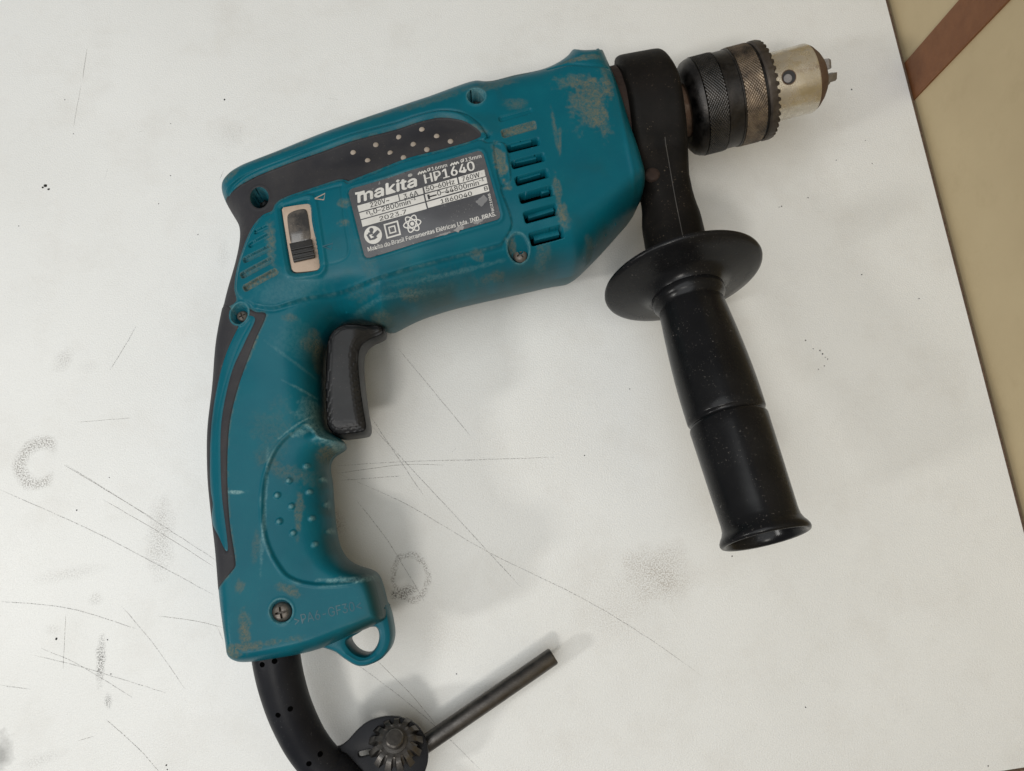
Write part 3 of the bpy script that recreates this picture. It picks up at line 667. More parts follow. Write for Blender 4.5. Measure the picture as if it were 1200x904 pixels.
wear += 0.25*np.exp(-(np.abs(DD['panel'])/0.4)**2)*sstep(nz4, .3, .8)
dirt += 0.45*np.exp(-(np.abs(DD['inlay']-0.25)/0.4)**2)*sstep(nz2, .35, .55)+0.55*np.exp(-(np.abs(DD['back']-0.2)/0.4)**2)*sstep(nz2, .35, .55)
for k in HOLES: wear += 0.5*np.exp(-((DD[k]-0.2)/0.35)**2)
dark_tint = 0.55*sstep(6.5-inside, 0, 6.5)*sstep(nz, .30, .62)+0.16*sstep(nz3, .50, .75)*sstep(nz, .45, .7)
edge_r = sstep(9-inside, 0, 9)*sstep(G.X, unproj(395, 650, 37)[0], unproj(440, 650, 37)[0])*(G.Y < unproj(440, 640, 37)[1]); dark_tint += 0.45*edge_r
attrs = {'dirt': np.clip(dirt, 0, 1).ravel(), 'wear': np.clip(wear, 0, 1).ravel(), 'dark_tint': np.clip(dark_tint, 0, 0.8).ravel()}

Hq = H                                  # final surface for things that sit on it
def surfN(P, lift=0.0):
    """surface points seen at many picture positions at once"""
    P = np.asarray(P, float).reshape(-1, 2)
    d = np.stack([(P[:, 0]-600)/F, -(P[:, 1]-452)/F, -np.ones(len(P))], 1) @ ROT.T
    z = np.full(len(P), 60.0)
    def samp(Z, x, y):
        fx = np.clip((x-G.lo[0])/G.cell, 0, G.nx-1.001); fy = np.clip((y-G.lo[1])/G.cell, 0, G.ny-1.001)
        i = fx.astype(int); j = fy.astype(int); fx = fx-i; fy = fy-j
        return (Z[j, i]*(1-fx)+Z[j, i+1]*fx)*(1-fy)+(Z[j+1, i]*(1-fx)+Z[j+1, i+1]*fx)*fy
    for k in range(60):
        t = (z-D)/d[:, 2]; z = 0.5*z+0.5*samp(H0 if k < 35 else Hq, d[:, 0]*t, d[:, 1]*t)
    t = (z-D)/d[:, 2]
    return np.stack([d[:, 0]*t, d[:, 1]*t, z+lift], 1)
def surf(px, py, lift=0.0): return surfN([(px, py)], lift)[0]

sdi = G.dist(inner, 2.0)
V = np.stack([G.X, G.Y, H], -1).reshape(-1, 3); T = G.tris(); nG = len(V)
# join the wall strip to the shell
To, Ro = fields_at(outline[:, 0], outline[:, 1])
Hb = base_height(G)[1]
def near(Z, P): 
    i = np.clip(np.rint((P[:, 0]-G.lo[0])/G.cell).astype(int), 0, G.nx-1); j = np.clip(np.rint((P[:, 1]-G.lo[1])/G.cell).astype(int), 0, G.ny-1); return Z[j, i]
Vw, Tw = wall_strip(outline, To, Ro, 2.3, Z0, 1, near(H-Hb, inner))
V = np.concatenate([V, Vw]); T = np.concatenate([T[sdi.ravel()[T].mean(1) < 0], Tw+nG])
def tmean(a): return np.concatenate([a.ravel(), near(a, Vw[:, :2])])[T].mean(1)
dirt_v = attrs['dirt'].reshape(G.X.shape)
for kk, am in (('vent1', 1.0), ('rvent4', 1.0), ('rvent3', 0.55), ('rvent2', 0.3)): dirt_v[DD[kk] < 0.05] = np.maximum(dirt_v[DD[kk] < 0.05], am)
for k in attrs: attrs[k] = np.concatenate([attrs[k], near(attrs[k].reshape(G.X.shape), Vw[:, :2])])
keep = np.ones(len(T), bool)
tm = {k: tmean(DD[k]) for k in ('inlay', 'back', 'strip', 'plate', 'switch', 'h_rear', 'h_boss')}
m_plate = keep & (tm['plate'] < 0)
m_inlay = keep & (tm['inlay'] < 0) & (tm['h_rear'] > 0) & ~m_plate
m_back = keep & (tm['back'] < 0) & (tm['strip'] > 0) & (tm['h_boss'] > 0.9) & ~m_inlay
M['hole'] = plastic("painted_hole_shade", (0.001, 0.001, 0.001), (0.0015, 0.0015, 0.0015), 0.9, (0.002, 0.002, 0.002), 0, 0, spec=0.0)  # near-black colour painted for the shade inside openings
m_dark = np.zeros(len(T), bool)
for k in ['vent%d' % i for i in range(2, 8)]+['h_top', 'h_rear']:       # floors painted near-black for the shade inside each opening
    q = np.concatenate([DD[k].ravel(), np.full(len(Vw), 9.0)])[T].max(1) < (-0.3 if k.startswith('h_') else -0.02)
    extract("screw_well_shade" if k.startswith('h_') else "vent_opening_shade", V, T, q, M['hole'], drill, off=OFF); m_dark |= q
m_inlay &= ~m_dark
m_body = keep & ~m_plate & ~m_inlay & ~m_back & ~m_dark
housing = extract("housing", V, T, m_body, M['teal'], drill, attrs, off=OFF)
inlay = extract("rubber_inlay", V, T, m_inlay, M['rubber'], drill, off=OFF)
backg = extract("back_grip", V, T, m_back, M['rubber'], drill, off=OFF)
plate = extract("nameplate", V+np.array([0, 0, 0.22]), T, m_plate, M['plate'], drill, off=OFF)
inlay["label"] = "black rubber inlay with pale dots along the top of the body"
backg["label"] = "black rubber back grip curving round a teal strip"
# far half of the shell, below the joint
G2 = Grid(outline, 1.1); G2.snap(inner); sd2, H2 = base_height(G2)
H2 = np.maximum(2*Z0-H2, 0.3); T2 = G2.tris()[:, ::-1]; sdi2 = G2.dist(inner, 4.0)
V2 = np.stack([G2.X, G2.Y, H2], -1).reshape(-1, 3)
Vw, Tw = wall_strip(outline, To, Ro, 2.3, Z0, -1)
T2 = np.concatenate([T2[sdi2.ravel()[T2].mean(1) < 0], Tw+len(V2)]); V2 = np.concatenate([V2, Vw])
zz = np.zeros(len(V2))
o = extract("lower_shell", V2, T2, np.ones(len(T2), bool), M['teal'], drill, {'dirt': zz, 'wear': zz, 'dark_tint': zz+0.45}, off=OFF)

# pale dots of the inlay
def dome(name, p, r, h, mat, parent, n=12, off=OFF):
    V_ = []; 
    for i, (q, z) in enumerate(((1.0, -0.3), (0.92, 0.4), (0.6, 0.85))):
        V_ += [(p[0]+r*q*math.cos(2*math.pi*k/n), p[1]+r*q*math.sin(2*math.pi*k/n), p[2]+h*z) for k in range(n)]
    V_.append((p[0], p[1], p[2]+h))
    Fc = [(i*n+k, i*n+(k+1) % n, (i+1)*n+(k+1) % n, (i+1)*n+k) for i in range(2) for k in range(n)]+[(2*n+k, 2*n+(k+1) % n, 3*n) for k in range(n)]
    return link(name, mesh_list(name, V_, Fc, True, 60, off), mat, parent)
for x, y in [(414, 179), (440.5, 170), (467.5, 161), (494.5, 152), (431, 188.5), (457.5, 179.5), (484.5, 169.5), (511.8, 160), (473, 185), (500.3, 175.5), (528, 166)]:
    dome("grip_dot", surf(x, y), 1.28, 0.45, M['dot'], inlay)

# screws: pan head with a cross recess
def screw(px, py, r, parent, mat, depth=0.0, tilt=0.2):
    p = surf(px, py); z = p[2]+0.1
    bm = bmesh.new(); n = 32
    rows = [(r, 0.0), (r, r*0.25), (r*0.86, r*0.5), (r*0.6, r*0.64)]
    vr = [[bm.verts.new((rr*math.cos(2*math.pi*k/n), rr*math.sin(2*math.pi*k/n), h)) for k in range(n)] for rr, h in rows]
    for a, b_ in zip(vr, vr[1:]):
        for k in range(n): bm.faces.new((a[k], a[(k+1) % n], b_[(k+1) % n], b_[k]))
    # cross recess
    w, l, dp = r*0.13, r*0.58, r*0.45
    cr = []
    for q in range(4):
        a = tilt+q*math.pi/2; ca, sa = math.cos(a), math.sin(a)
        for u_, v_ in ((w, -w), (l, -w*0.8), (l, w*0.8)):
            cr.append((u_*ca-v_*sa, u_*sa+v_*ca))
    top = [bm.verts.new((x, y, r*0.66)) for x, y in cr]; bot = [bm.verts.new((x*0.8, y*0.8, r*0.66-dp)) for x, y in cr]
    for k in range(12): bm.faces.new((top[k], top[(k+1) % 12], bot[(k+1) % 12], bot[k]))
    bm.faces.new(bot)
    es = [bm.edges.get((vr[-1][k], vr[-1][(k+1) % n])) for k in range(n)]+[bm.edges.get((top[k], top[(k+1) % 12])) for k in range(12)]
    bmesh.ops.triangle_fill(bm, use_beauty=True, edges=es)
    bmesh.ops.recalc_face_normals(bm, faces=bm.faces)
    for v in bm.verts: v.co = Vector(((v.co.x+p[0]-OFF[0])*MM, (v.co.y+p[1]-OFF[1])*MM, (v.co.z+z-OFF[2])*MM))
    me = bpy.data.meshes.new("screw"); bm.to_mesh(me); bm.free()
    for f in me.polygons: f.use_smooth = True
    me.set_sharp_from_angle(angle=math.radians(35))
    return link("screw", me, mat, parent)
screw(331, 717.5, 3.9, drill, M['screw'], tilt=0.25)
screw(609.5, 300, 3.1, drill, M['screw'], tilt=0.7)
screw(285, 371.5, 2.4, drill, M['screw'], tilt=0.5)
screw(308, 238, 2.4, drill, M['soot_shade'], tilt=0.1)  # coloured near-black for the shade deep in its well
screw(560, 121, 2.2, drill, M['soot_shade'], tilt=0.1)  # near-black too, shade of the top well put into its colour

# cooling fins seen inside the front vents
for i in range(2, 8):
    a, b_, hw = VENT[i]; a = np.array(a); b_ = np.array(b_)
    t = (b_-a); p0 = a+t*(0.10 if i != 5 else 0.62)+np.array([0, hw*0.25]); p1 = a+t*(0.72 if i < 5 else 0.84)+np.array([0, hw*0.25])
    q0 = surf(*p0); q1 = surf(*p1); z = min(q0[2], q1[2])
    d = (q1-q0)[:2]; d /= np.linalg.norm(d); nn = np.array([-d[1], d[0]])*hw*0.17
    prism("vent_fin", np.array([q0[:2]-nn, q1[:2]-nn, q1[:2]+nn, q0[:2]+nn]), z-0.5, z+3.6, 0.2, M['teal'], drill, OFF)
# selector switch: cream slide plate, sooty slider with ridges
sp = [on(*p) for p in [(332, 246.5), (361, 239), (373, 311.5), (370.5, 316.5), (346.5, 319.5), (342.5, 316)]]
zt = surf(352, 280)[2]
spoly = RG['switch']; cen = spoly.mean(0); spoly = cen+(spoly-cen)*0.97
switch = prism("selector_switch", spoly, zt-0.2, zt+0.75, 0.25, M['cream'], drill, OFF)
switch["label"] = "cream mode selector with a sooty black slider"
def on_z(pts, z): return np.array([unproj(x, y, z)[:2] for x, y in pts])
zs = zt+0.78
M['gloss'] = plastic("smoked_window", (0.03, 0.028, 0.027), (0.05, 0.046, 0.042), 0.16, (0.40, 0.34, 0.28), 0.75, 0.1, spec=0.9)
prism("slide_window", smooth_poly(on_z([(337, 254), (344, 248), (357, 245.5), (360.5, 251), (364, 279), (360, 284), (344, 287), (340.5, 283)], zs), 1.0), zs-0.1, zs+0.5, 0.35, M['gloss'], switch, OFF)
prism("slider", on_z([(338.5, 285), (364.5, 279.5), (368.2, 301), (343.5, 306.5)], zs+2), zs, zs+1.6, 0.3, M['soot_shade'], switch, OFF)
for k in range(3):
    y = 289+k*5.2; x = k*1.1
    prism("ridge", on_z([(340.5+x, y+2.6), (366+x, y-2.8), (366.4+x, y-0.9), (341+x, y+4.4)], zs+2.6), zs+1.5, zs+2.5, 0.2, M['soot_shade'], switch, OFF)

# trigger ---------------------------------------------------------------
trig_px = [(387, 404), (394, 392), (408, 384.5), (430, 384), (448, 384), (453, 390), (452, 396), (445, 400), (436, 404), (428, 412), (425.5, 425), (427, 450), (431, 480), (434.5, 503), (431, 510.5), (412, 514), (400, 514.5), (391, 510), (386, 500), (384, 450)]
tout = smooth_poly(U(trig_px, 38), 0.9)
tin = tout+inward(tout)*DEL; GT = Grid(tout, 0.42); GT.snap(tin); sdt = GT.dist(tout, 12)
dt = np.clip(-sdt, 0, None)
pivot = unproj(424, 430, 45); hook = sstep(GT.X, unproj(415, 400, 45)[0], unproj(440, 400, 45)[0])*sstep(GT.Y, unproj(430, 430, 45)[1], unproj(430, 400, 45)[1])
Tt = blur(12.2-4.5*hook, 4)
fl_ = GT.dist(U([(417, 402), (415, 440), (419, 508)], 47), 8, closed=False)
Ht = 38+Tt*np.clip(1-np.clip(1-dt/4.2, 0, 1)**2.4, 0, 1)**(1/2.4)
bot = GT.dist(U([(375, 502), (436, 500)], 46), 8, closed=False)
Ht = np.where(sdt < -1.2, Ht-0.3*np.exp(-(bot/1.2)**2), Ht)
Tr = GT.tris(); Vt = np.stack([GT.X, GT.Y, Ht], -1).reshape(-1, 3); kt = GT.dist(tin, 3.0).ravel()[Tr].mean(1) < 0; Tr = Tr[kt]
ix = np.clip(np.rint((tout-GT.lo)/GT.cell).astype(int), 0, [GT.nx-1, GT.ny-1]); Vw, Tw = wall_strip(tout, Tt[ix[:, 1], ix[:, 0]], np.full(len(tout), 4.2), 2.4, 38.0, 1)
Tr = np.concatenate([Tr, Tw+len(Vt)]); Vt = np.concatenate([Vt, Vw])
nV = len(Vt); Vb = Vt.copy(); Vb[:, 2] = 2*38-Vb[:, 2]
extract("trigger", np.concatenate([Vt, Vb]), np.concatenate([Tr, (Tr+nV)[:, ::-1]]), np.ones(2*len(Tr), bool), M['trigger'], drill, off=OFF)

# hanging loop -------------------------------------------------------------
zl = 44.0
lo_px = [(360, 752), (376, 757), (394, 763), (405, 771), (419, 779), (431, 779), (447, 772), (456, 762), (460, 750), (460, 738), (456, 718), (450, 706), (444, 714), (428, 721), (398, 728), (366, 738)]
hi_px = [(418, 743.5), (430, 736.5), (440, 735.5), (443.7, 743), (442.8, 753), (438, 762), (430, 768.5), (420, 767.5), (411, 761), (406.5, 751)]
prism("hanging_loop", smooth_poly(U(lo_px, zl-5), 1.0), zl-17, zl, 2.4, M['teal'], drill, OFF, hole=smooth_poly(U(hi_px, zl-1), 0.9))
lp_o = drill.children[-1]
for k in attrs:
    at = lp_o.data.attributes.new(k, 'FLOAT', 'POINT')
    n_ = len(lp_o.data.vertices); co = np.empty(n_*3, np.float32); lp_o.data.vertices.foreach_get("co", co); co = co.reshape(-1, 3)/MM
    val = {'dirt': 0.25*sstep(vnoise(co[:, 0]+300, co[:, 1]+300, 6, 5), .5, .7), 'wear': 0*co[:, 0], 'dark_tint': 0.6*sstep(zl-co[:, 2], 2, 8)+0.2}[k]  # tint gets darker down the sides of the loop
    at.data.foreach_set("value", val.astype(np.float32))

# ------------------------------------------------------------------ nameplate print
LZ = lambda x, y: (400+x/6.0, 170+y/6.0)        # detail-view position -> picture position
def put(verts2, faces, name, mat, parent, lift):
    V_ = surfN([LZ(p[0], p[1]) for p in verts2], np.array([p[2] if len(p) > 2 else lift for p in verts2]))
    return link(name, mesh_list(name, V_, faces, False, off=OFF), mat, parent)
UPV = np.array([-0.204, -0.979])
def bundled_font():
    # the sans font that ships inside Blender itself; the built-in one if it is not there
    try:
        import os
        p = os.path.join(bpy.utils.system_resource('DATAFILES', path="fonts"), "Inter.woff2")
        return bpy.data.fonts.load(p)
    except Exception:
        return None
FONT = bundled_font()
def glyphs(txt, bold, shear):
    cu = bpy.data.curves.new("t", 'FONT'); cu.body = txt; cu.size = 1.0; cu.shear = shear; cu.resolution_u = 3
    cu.fill_mode = 'FRONT'
    if FONT: cu.font = FONT
    ob = bpy.data.objects.new("t", cu); COL.objects.link(ob)
    dg = bpy.context.evaluated_depsgraph_get(); me = ob.evaluated_get(dg).to_mesh()
    v = np.array([(q.co.x, q.co.y) for q in me.vertices]); f = [tuple(p.vertices) for p in me.polygons]
    ob.evaluated_get(dg).to_mesh_clear(); bpy.data.objects.remove(ob); bpy.data.curves.remove(cu)
    return v, f
_h = glyphs('H', 0, 0)[0]; CAP = _h[:, 1].max()
def lettering(txt, a, b_, h, mat, parent, bold=0.012, shear=0.0, lift=0.34, up=None, put_=None, cap=CAP, name="lettering"):
    v, f = glyphs(txt, bold, shear)
    a = np.array(a, float); b_ = np.array(b_, float); x0, x1 = v[:, 0].min(), v[:, 0].max(); up_ = UPV if up is None else np.array(up)
    sc_ = np.linalg.norm(b_-a)/(x1-x0); al = (b_-a)/np.linalg.norm(b_-a)
    V_, F_ = [], []; offs = [(0, 0)] if bold <= 0.001 else [(-bold, 0), (bold, 0), (0, bold), (0, -bold)][:2 if bold < 0.02 else 4]
    for q, (ox, oy) in enumerate(offs):          # struck more than once, a hair apart, for a bold face
        n0 = len(V_)
        V_ += [tuple(a+(b_-a)*(x-x0)/(x1-x0)+al*ox*sc_+up_*h*((y+oy)/cap))+(lift+0.012*q,) for x, y in v]
        F_ += [tuple(i+n0 for i in g) for g in f]
    return (put_ or put)(V_, F_, name, mat, parent, lift)
def quad(c4, name, mat, lift):
    # subdivided so that it follows the plate
    c4 = [np.array(p, float) for p in c4]; n = 8; P = []; Fc = []
    for j in range(3):
        for i in range(n+1):
            u_, v_ = i/n, j/2; P.append((c4[0]*(1-u_)+c4[1]*u_)*(1-v_)+(c4[3]*(1-u_)+c4[2]*u_)*v_)
    for j in range(2):
        for i in range(n): Fc.append((j*(n+1)+i, (j+1)*(n+1)+i, (j+1)*(n+1)+i+1, j*(n+1)+i+1))
    return put(P, Fc, name, mat, plate, lift)
def stroke(pts, w, name, mat, lift, closed=False):
    P = np.asarray(pts, float); 
    if closed: P = np.concatenate([P, P[:1]])
    t = np.gradient(P, axis=0)
    if closed: t[0] = t[-1] = (P[1]-P[-2])
    t /= np.linalg.norm(t, axis=1)[:, None]+1e-9; nn = np.stack([-t[:, 1], t[:, 0]], 1)*w/2
    L = len(P); V_ = list(P+nn)+list(P-nn)
    return put(V_, [(i, i+1, L+i+1, L+i) for i in range(L-1)], name, mat, plate, lift)
def fan(pts, name, mat, lift):
    P = [np.asarray(p, float) for p in pts]; n = len(P); c_ = np.mean(P, 0)
    return put(P+[c_], [(i, (i+1) % n, n) for i in range(n)], name, mat, plate, lift)
def ell(cx, cy, rx, ry, ang=0, n=24):
    return disc(cx, cy, rx, ry, ang, n)

for c4 in [[(113, 430), (398, 352), (408, 396), (124, 474)], [(405, 350), (570, 303), (578, 345), (415, 392)], [(580, 298), (812, 232), (822, 278), (590, 340)], [(822, 230), (1005, 176), (1014, 222), (832, 274)],
           [(127, 482), (578, 355), (588, 400), (137, 525)], [(588, 350), (1018, 228), (1028, 272), (598, 396)], [(140, 532), (590, 408), (602, 452), (150, 578)], [(600, 405), (1030, 282), (1041, 328), (611, 446)]]:
    quad(c4, "print_cell", M['print'], 0.30)
W_, K_ = M['print'], M['ink']
lettering("makita", (120, 408), (535, 290), 74, W_, plate, 0.024, 0.12)
stroke([(98, 346), (130, 340), (165, 330)], 16, "lettering", W_, 0.34)
lettering("®", (473, 236), (502, 228), 26, W_, plate, 0.005)
lettering("HP1640", (592, 275), (940, 178), 64, W_, plate, 0.019)
lettering("Ø16mm", (607, 193), (745, 156), 25, W_, plate, 0.012)
lettering("Ø13mm", (842, 130), (985, 92), 25, W_, plate, 0.012)
for bx, by in ((540, 212), (768, 150)):      # drill-bit pictograms
    for k in range(3):
        stroke([(bx+k*18, by-k*5), (bx+12+k*18, by-18-k*5), (bx+22+k*18, by-6-k*5)], 11, "pictogram", W_, 0.34)
lettering("220V~", (207, 443), (340, 405), 34, K_, plate, 0.008, lift=0.40)
lettering("3.6A", (442, 384), (542, 356), 34, K_, plate, 0.008, lift=0.40)
lettering("50–60Hz", (599, 331), (798, 277), 34, K_, plate, 0.008, lift=0.40)
lettering("760W", (852, 262), (975, 228), 34, K_, plate, 0.008, lift=0.40)
lettering("n", (180, 492), (203, 486), 26, K_, plate, 0.008, lift=0.40)
lettering("o", (206, 500), (226, 495), 18, K_, plate, 0.008, lift=0.40)
lettering("0–2800min", (230, 487), (488, 418), 34, K_, plate, 0.008, lift=0.40)
lettering("–1", (490, 398), (525, 388), 20, K_, plate, 0.008, lift=0.40)
lettering("0–44800min", (678, 361), (968, 284), 34, K_, plate, 0.008, lift=0.40)
lettering("–1", (970, 264), (1002, 255), 20, K_, plate, 0.008, lift=0.40)
stroke([(610, 352), (619, 385)], 15, "pictogram", K_, 0.40); stroke([(618, 368), (670, 354)], 10, "pictogram", K_, 0.40)
lettering("2023.7", (272, 537), (460, 486), 30, K_, plate, 0.006, lift=0.40)
lettering("1860040", (702, 417), (920, 358), 30, K_, plate, 0.006, lift=0.40)
lettering("B", (1008, 326), (1032, 319), 28, K_, plate, 0.01, lift=0.40)
lettering("Makita do Brasil Ferramentas Elétricas Ltda. IND. BRAS.", (190, 752), (1088, 500), 30, W_, plate, 0.012)
lettering("BCZ1088", (1074, 466), (1046, 345), 17, W_, plate, 0.01, up=(-0.97, 0.22))
fan(ell(224, 636, 63, 63, 0, 40), "pictogram", W_, 0.34)
fan(ell(212, 602, 15, 16), "pictogram", M['plate'], 0.40)
stroke([(184, 632), (205, 668), (232, 660), (250, 648)], 17, "pictogram", M['plate'], 0.40); stroke([(190, 628), (222, 622)], 16, "pictogram", M['plate'], 0.40)
fan([(212, 640), (256, 600), (272, 616), (238, 652)], "pictogram", M['plate'], 0.41)
def sq(c0, s_, w):
    a = np.array([0.963, -0.27]); u_ = np.array([0.22, 0.975]); c0 = np.array(c0)
    P = [c0+a*s_*i+u_*s_*j for i, j in ((-1, -1), (1, -1), (1, 1), (-1, 1))]
    for k in range(4):
        p, q = P[k], P[(k+1) % 4]; d = (q-p)/np.linalg.norm(q-p); stroke([p-d*w/2, q+d*w/2], w, "pictogram", W_, 0.34)
sq((359, 598), 47, 11); sq((359, 598), 21, 9)
for ang in (-15, 45, 105): stroke(ell(499, 557, 62, 26, ang, 30), 8, "pictogram", W_, 0.34, True)
fan(ell(499, 557, 14, 14), "pictogram", W_, 0.34)
# worn spots where the film is rubbed pale
for c0, rx, ry in (((990, 395), 45, 34), ((830, 590), 40, 22), ((960, 540), 36, 18), ((720, 630), 60, 10), ((330, 708), 40, 9), ((268, 272), 8, 14)):
    pts = [(c0[0]+(rx*math.cos(a)*(0.55+0.6*rng.random())), c0[1]+ry*math.sin(a)*(0.5+0.7*rng.random())-0.27*rx*math.cos(a)) for a in np.linspace(0, 6.283, 18, endpoint=False)]
    fan(pts, "worn_patch", M['worn'] if 'worn' in M else M['dot'], 0.29)

# raised mould mark on the base and arrow marks by the switch
put_px = lambda P, f, name, mat, parent, lift: link(name, mesh_list(name, surfN([(p[0], p[1]) for p in P], lift), f, False, off=OFF), mat, parent)
M['mark'] = plastic("moulded_mark", (0.002, 0.055, 0.085), (0.003, 0.07, 0.10), 0.5, (0.15, 0.2, 0.18), 0.5, 0.2)
lettering(">PA6-GF30<", (346, 733), (424, 714), 11, M['mark'], drill, 0.0, up=(-0.18, -0.98), lift=0.12, put_=put_px, name="moulded_mark")
def stroke_px(pts, w, name, mat, lift, parent):
    P = np.asarray(pts, float); t = np.gradient(P, axis=0); t /= np.linalg.norm(t, axis=1)[:, None]; nn = np.stack([-t[:, 1], t[:, 0]], 1)*w/2; L = len(P)
    return put_px(list(P+nn)+list(P-nn), [(i, i+1, L+i+1, L+i) for i in range(L-1)], name, mat, parent, lift)
stroke_px([(369, 233), (381, 227), (379.5, 234.5), (369, 233.2)], 1.4, "moulded_mark", M['dot'], 0.1, drill)
stroke_px([(378, 289), (390, 285.5), (388, 293), (378, 289)], 1.2, "moulded_mark", M['mark'], 0.1, drill)

# ------------------------------------------------------------------ gear neck, clamp collar, side handle
CA = unproj(803, 129.5, 37.0); CB = unproj(892, 106.5, 41.8); AX = (CB-CA)/np.linalg.norm(CB-CA)   # drill axis
def axp(s): return CA+AX*s
lathe("gear_neck", [(-60, 24), (-44, 28.5), (-30, 28.5), (-30, 18), (-12, 18)], CA, AX, 64, M['rustdark'], drill, OFF)
r_c = 30.5
c1, c2 = -31.0, -5.6
FL = unproj(801, 331, 46.0); RM = unproj(897, 630, 71.0); HD = (RM-FL)/np.linalg.norm(RM-FL); HL = np.linalg.norm(RM-FL)
# neck from collar down to the flange: lofted from a wide band to a round boss
N0 = axp((c1+c2)/2); N0[2] = 37.0
N1 = FL-HD*1.0
ub = AX; 
def loft(name, secs, mat, parent, n=48):
    V_, Fc = [], []
    for p, hw, hd, e in secs:
        w = HDn
        u_ = np.array(AX)-w*np.dot(AX, w); u_ /= np.linalg.norm(u_); v_ = np.cross(w, u_)
        for k in range(n):
            a = 2*math.pi*k/n; ca, sa = math.cos(a), math.sin(a)
            x = hw*math.copysign(abs(ca)**(2/e), ca); y = hd*math.copysign(abs(sa)**(2/e), sa)
            V_.append(np.asarray(p)+u_*x+v_*y)
    for i in range(len(secs)-1):
        for k in range(n): Fc.append((i*n+k, i*n+(k+1) % n, (i+1)*n+(k+1) % n, (i+1)*n+k))
    Fc.append(tuple(range(n))[::-1]); Fc.append(tuple((len(secs)-1)*n+k for k in range(n)))
    me = mesh_list(name, V_, Fc, True, 50, OFF); fix_normals(me); return link(name, me, mat, parent)
HDn = (N1-N0)/np.linalg.norm(N1-N0); NL = np.linalg.norm(N1-N0)
secs = []
half = (c2-c1)/2
for s_ in list(np.linspace(-30.4, -24, 8))+list(np.linspace(-22, 28, 20))+list(np.linspace(30, NL, 18)):
    ring = math.sqrt(max(r_c**2-s_**2, 0.0)) if abs(s_) < r_c else 0.0
    neck = float(np.interp(s_, [8, 16, 22, 30, 38, 46, 56, NL], [0, 12, 17.0, 17.6, 16.4, 14.8, 13.6, 13.2]))
    hd = max((ring**5+neck**5)**0.2, 0.5)
    hw = float(np.interp(s_, [-30.4, -29, -26, 24, 32, 40, 48, 58, NL], [half-3.0, half-1.4, half, half, half-0.6, half-1.5, half-0.9, half+0.9, half+1.8]))
    e = float(np.interp(s_, [-30, 16, 34, 52, NL], [9, 9, 4.5, 2.4, 2.1]))
    hw -= 2.2*float(np.clip((-s_-4)/26, 0, 1)); secs.append((N0+HDn*s_-AX*3.0*float(np.clip(-s_/30, 0, 1)), hw, hd, e))
side = loft("side_handle", secs, M['collar'], drill, 72)
side["label"] = "black side handle with round finger guard and hollow end"
# flange (finger guard): thin dished disc, then the grip barrel with a groove and a flared hollow end
rf = 36.2
flange = lathe("finger_guard", [(0.0, 12), (-0.6, 20), (-1.2, 30), (-2.4, rf-1.0), (-2.3, rf-0.2), (-1.4, rf), (-0.6, rf-0.3), (0.0, rf-1.6), (1.2, 30), (2.4, 22), (4.0, 17.6), (6.5, 16.4)], FL, HD, 120, M['black'], side, OFF, sharp=60)
def barrel(s0, s1, f, n): return [(s0+(s1-s0)*k/n, f(k/n)) for k in range(n+1)]
g1 = HL*0.57
prof = [(4.0, 14.8), (6.2, 16.4), (9.0, 16.6), (10.6, 15.8), (12.2, 14.5)]
prof += barrel(13.5, g1-1.4, lambda t: 14.6+2.1*math.sin(t*math.pi*0.62), 16)
prof += [(g1-0.9, 16.3), (g1-0.3, 15.5), (g1+0.5, 15.4), (g1+1.1, 16.0), (g1+1.9, 16.4)]
prof += barrel(g1+2.4, HL-8, lambda t: 16.5-1.1*t, 10)
prof += [(HL-5.5, 15.6), (HL-3.6, 16.4), (HL-2.4, 17.3), (HL-1.2, 17.9), (HL-0.2, 18.0), (HL+0.6, 17.6), (HL+0.9, 16.9), (HL+0.7, 16.0), (HL+0.2, 15.2), (HL-2, 14.5), (HL-18, 12.5), (HL-19, 2.0)]
lathe("grip_barrel", prof, FL, HD, 96, M['black'], side, OFF, sharp=55)
# mould parting line along the collar and neck
sp_ = []
upv = np.array([0, 0, 1.0])
vside = np.cross(AX, upv); vside /= np.linalg.norm(vside)
if vside[1] > 0: vside = -vside
for a in np.linspace(-62, 48, 18):
    r_ = r_c+0.22; a_ = math.radians(a)
    sp_.append(axp((c1+c2)/2+0.5)+upv*r_*math.cos(a_)+vside*r_*math.sin(a_))
V_ = []
for p in sp_: V_ += [p-AX*0.22, p+AX*0.22]
M['seam'] = plastic("parting_line", (0.022, 0.02, 0.018), (0.05, 0.045, 0.04), 0.6)
link("mould_line", mesh_list("mould_line", V_, [(2*i, 2*i+1, 2*i+3, 2*i+2) for i in range(len(sp_)-1)], True, 60, OFF), M['seam'], side)
sp_ = []
for (p, hw, hd, e) in secs[26:]:
    u_ = AX-HDn*np.dot(AX, HDn); u_ /= np.linalg.norm(u_); v_ = np.cross(HDn, u_)
    if v_[2] < 0: v_ = -v_
    sp_.append(p+v_*(hd+0.12)+u_*1.5)
V_ = []
for p in sp_: V_ += [p-AX*0.2, p+AX*0.2]
link("mould_line", mesh_list("mould_line", V_, [(2*i, 2*i+1, 2*i+3, 2*i+2) for i in range(len(sp_)-1)], True, 60, OFF), M['seam'], side)
# rusty clamp bolt head
v_ = np.cross(HDn, AX); v_ = v_ if v_[2] > 0 else -v_
bb = N0+HDn*40+v_*13.6-AX*6.5
lathe("clamp_bolt", [(0, 3.4), (2.0, 3.4), (2.6, 2.9), (2.75, 1.8)], bb, v_, 20, M['rustdark'], side, OFF, sharp=50)

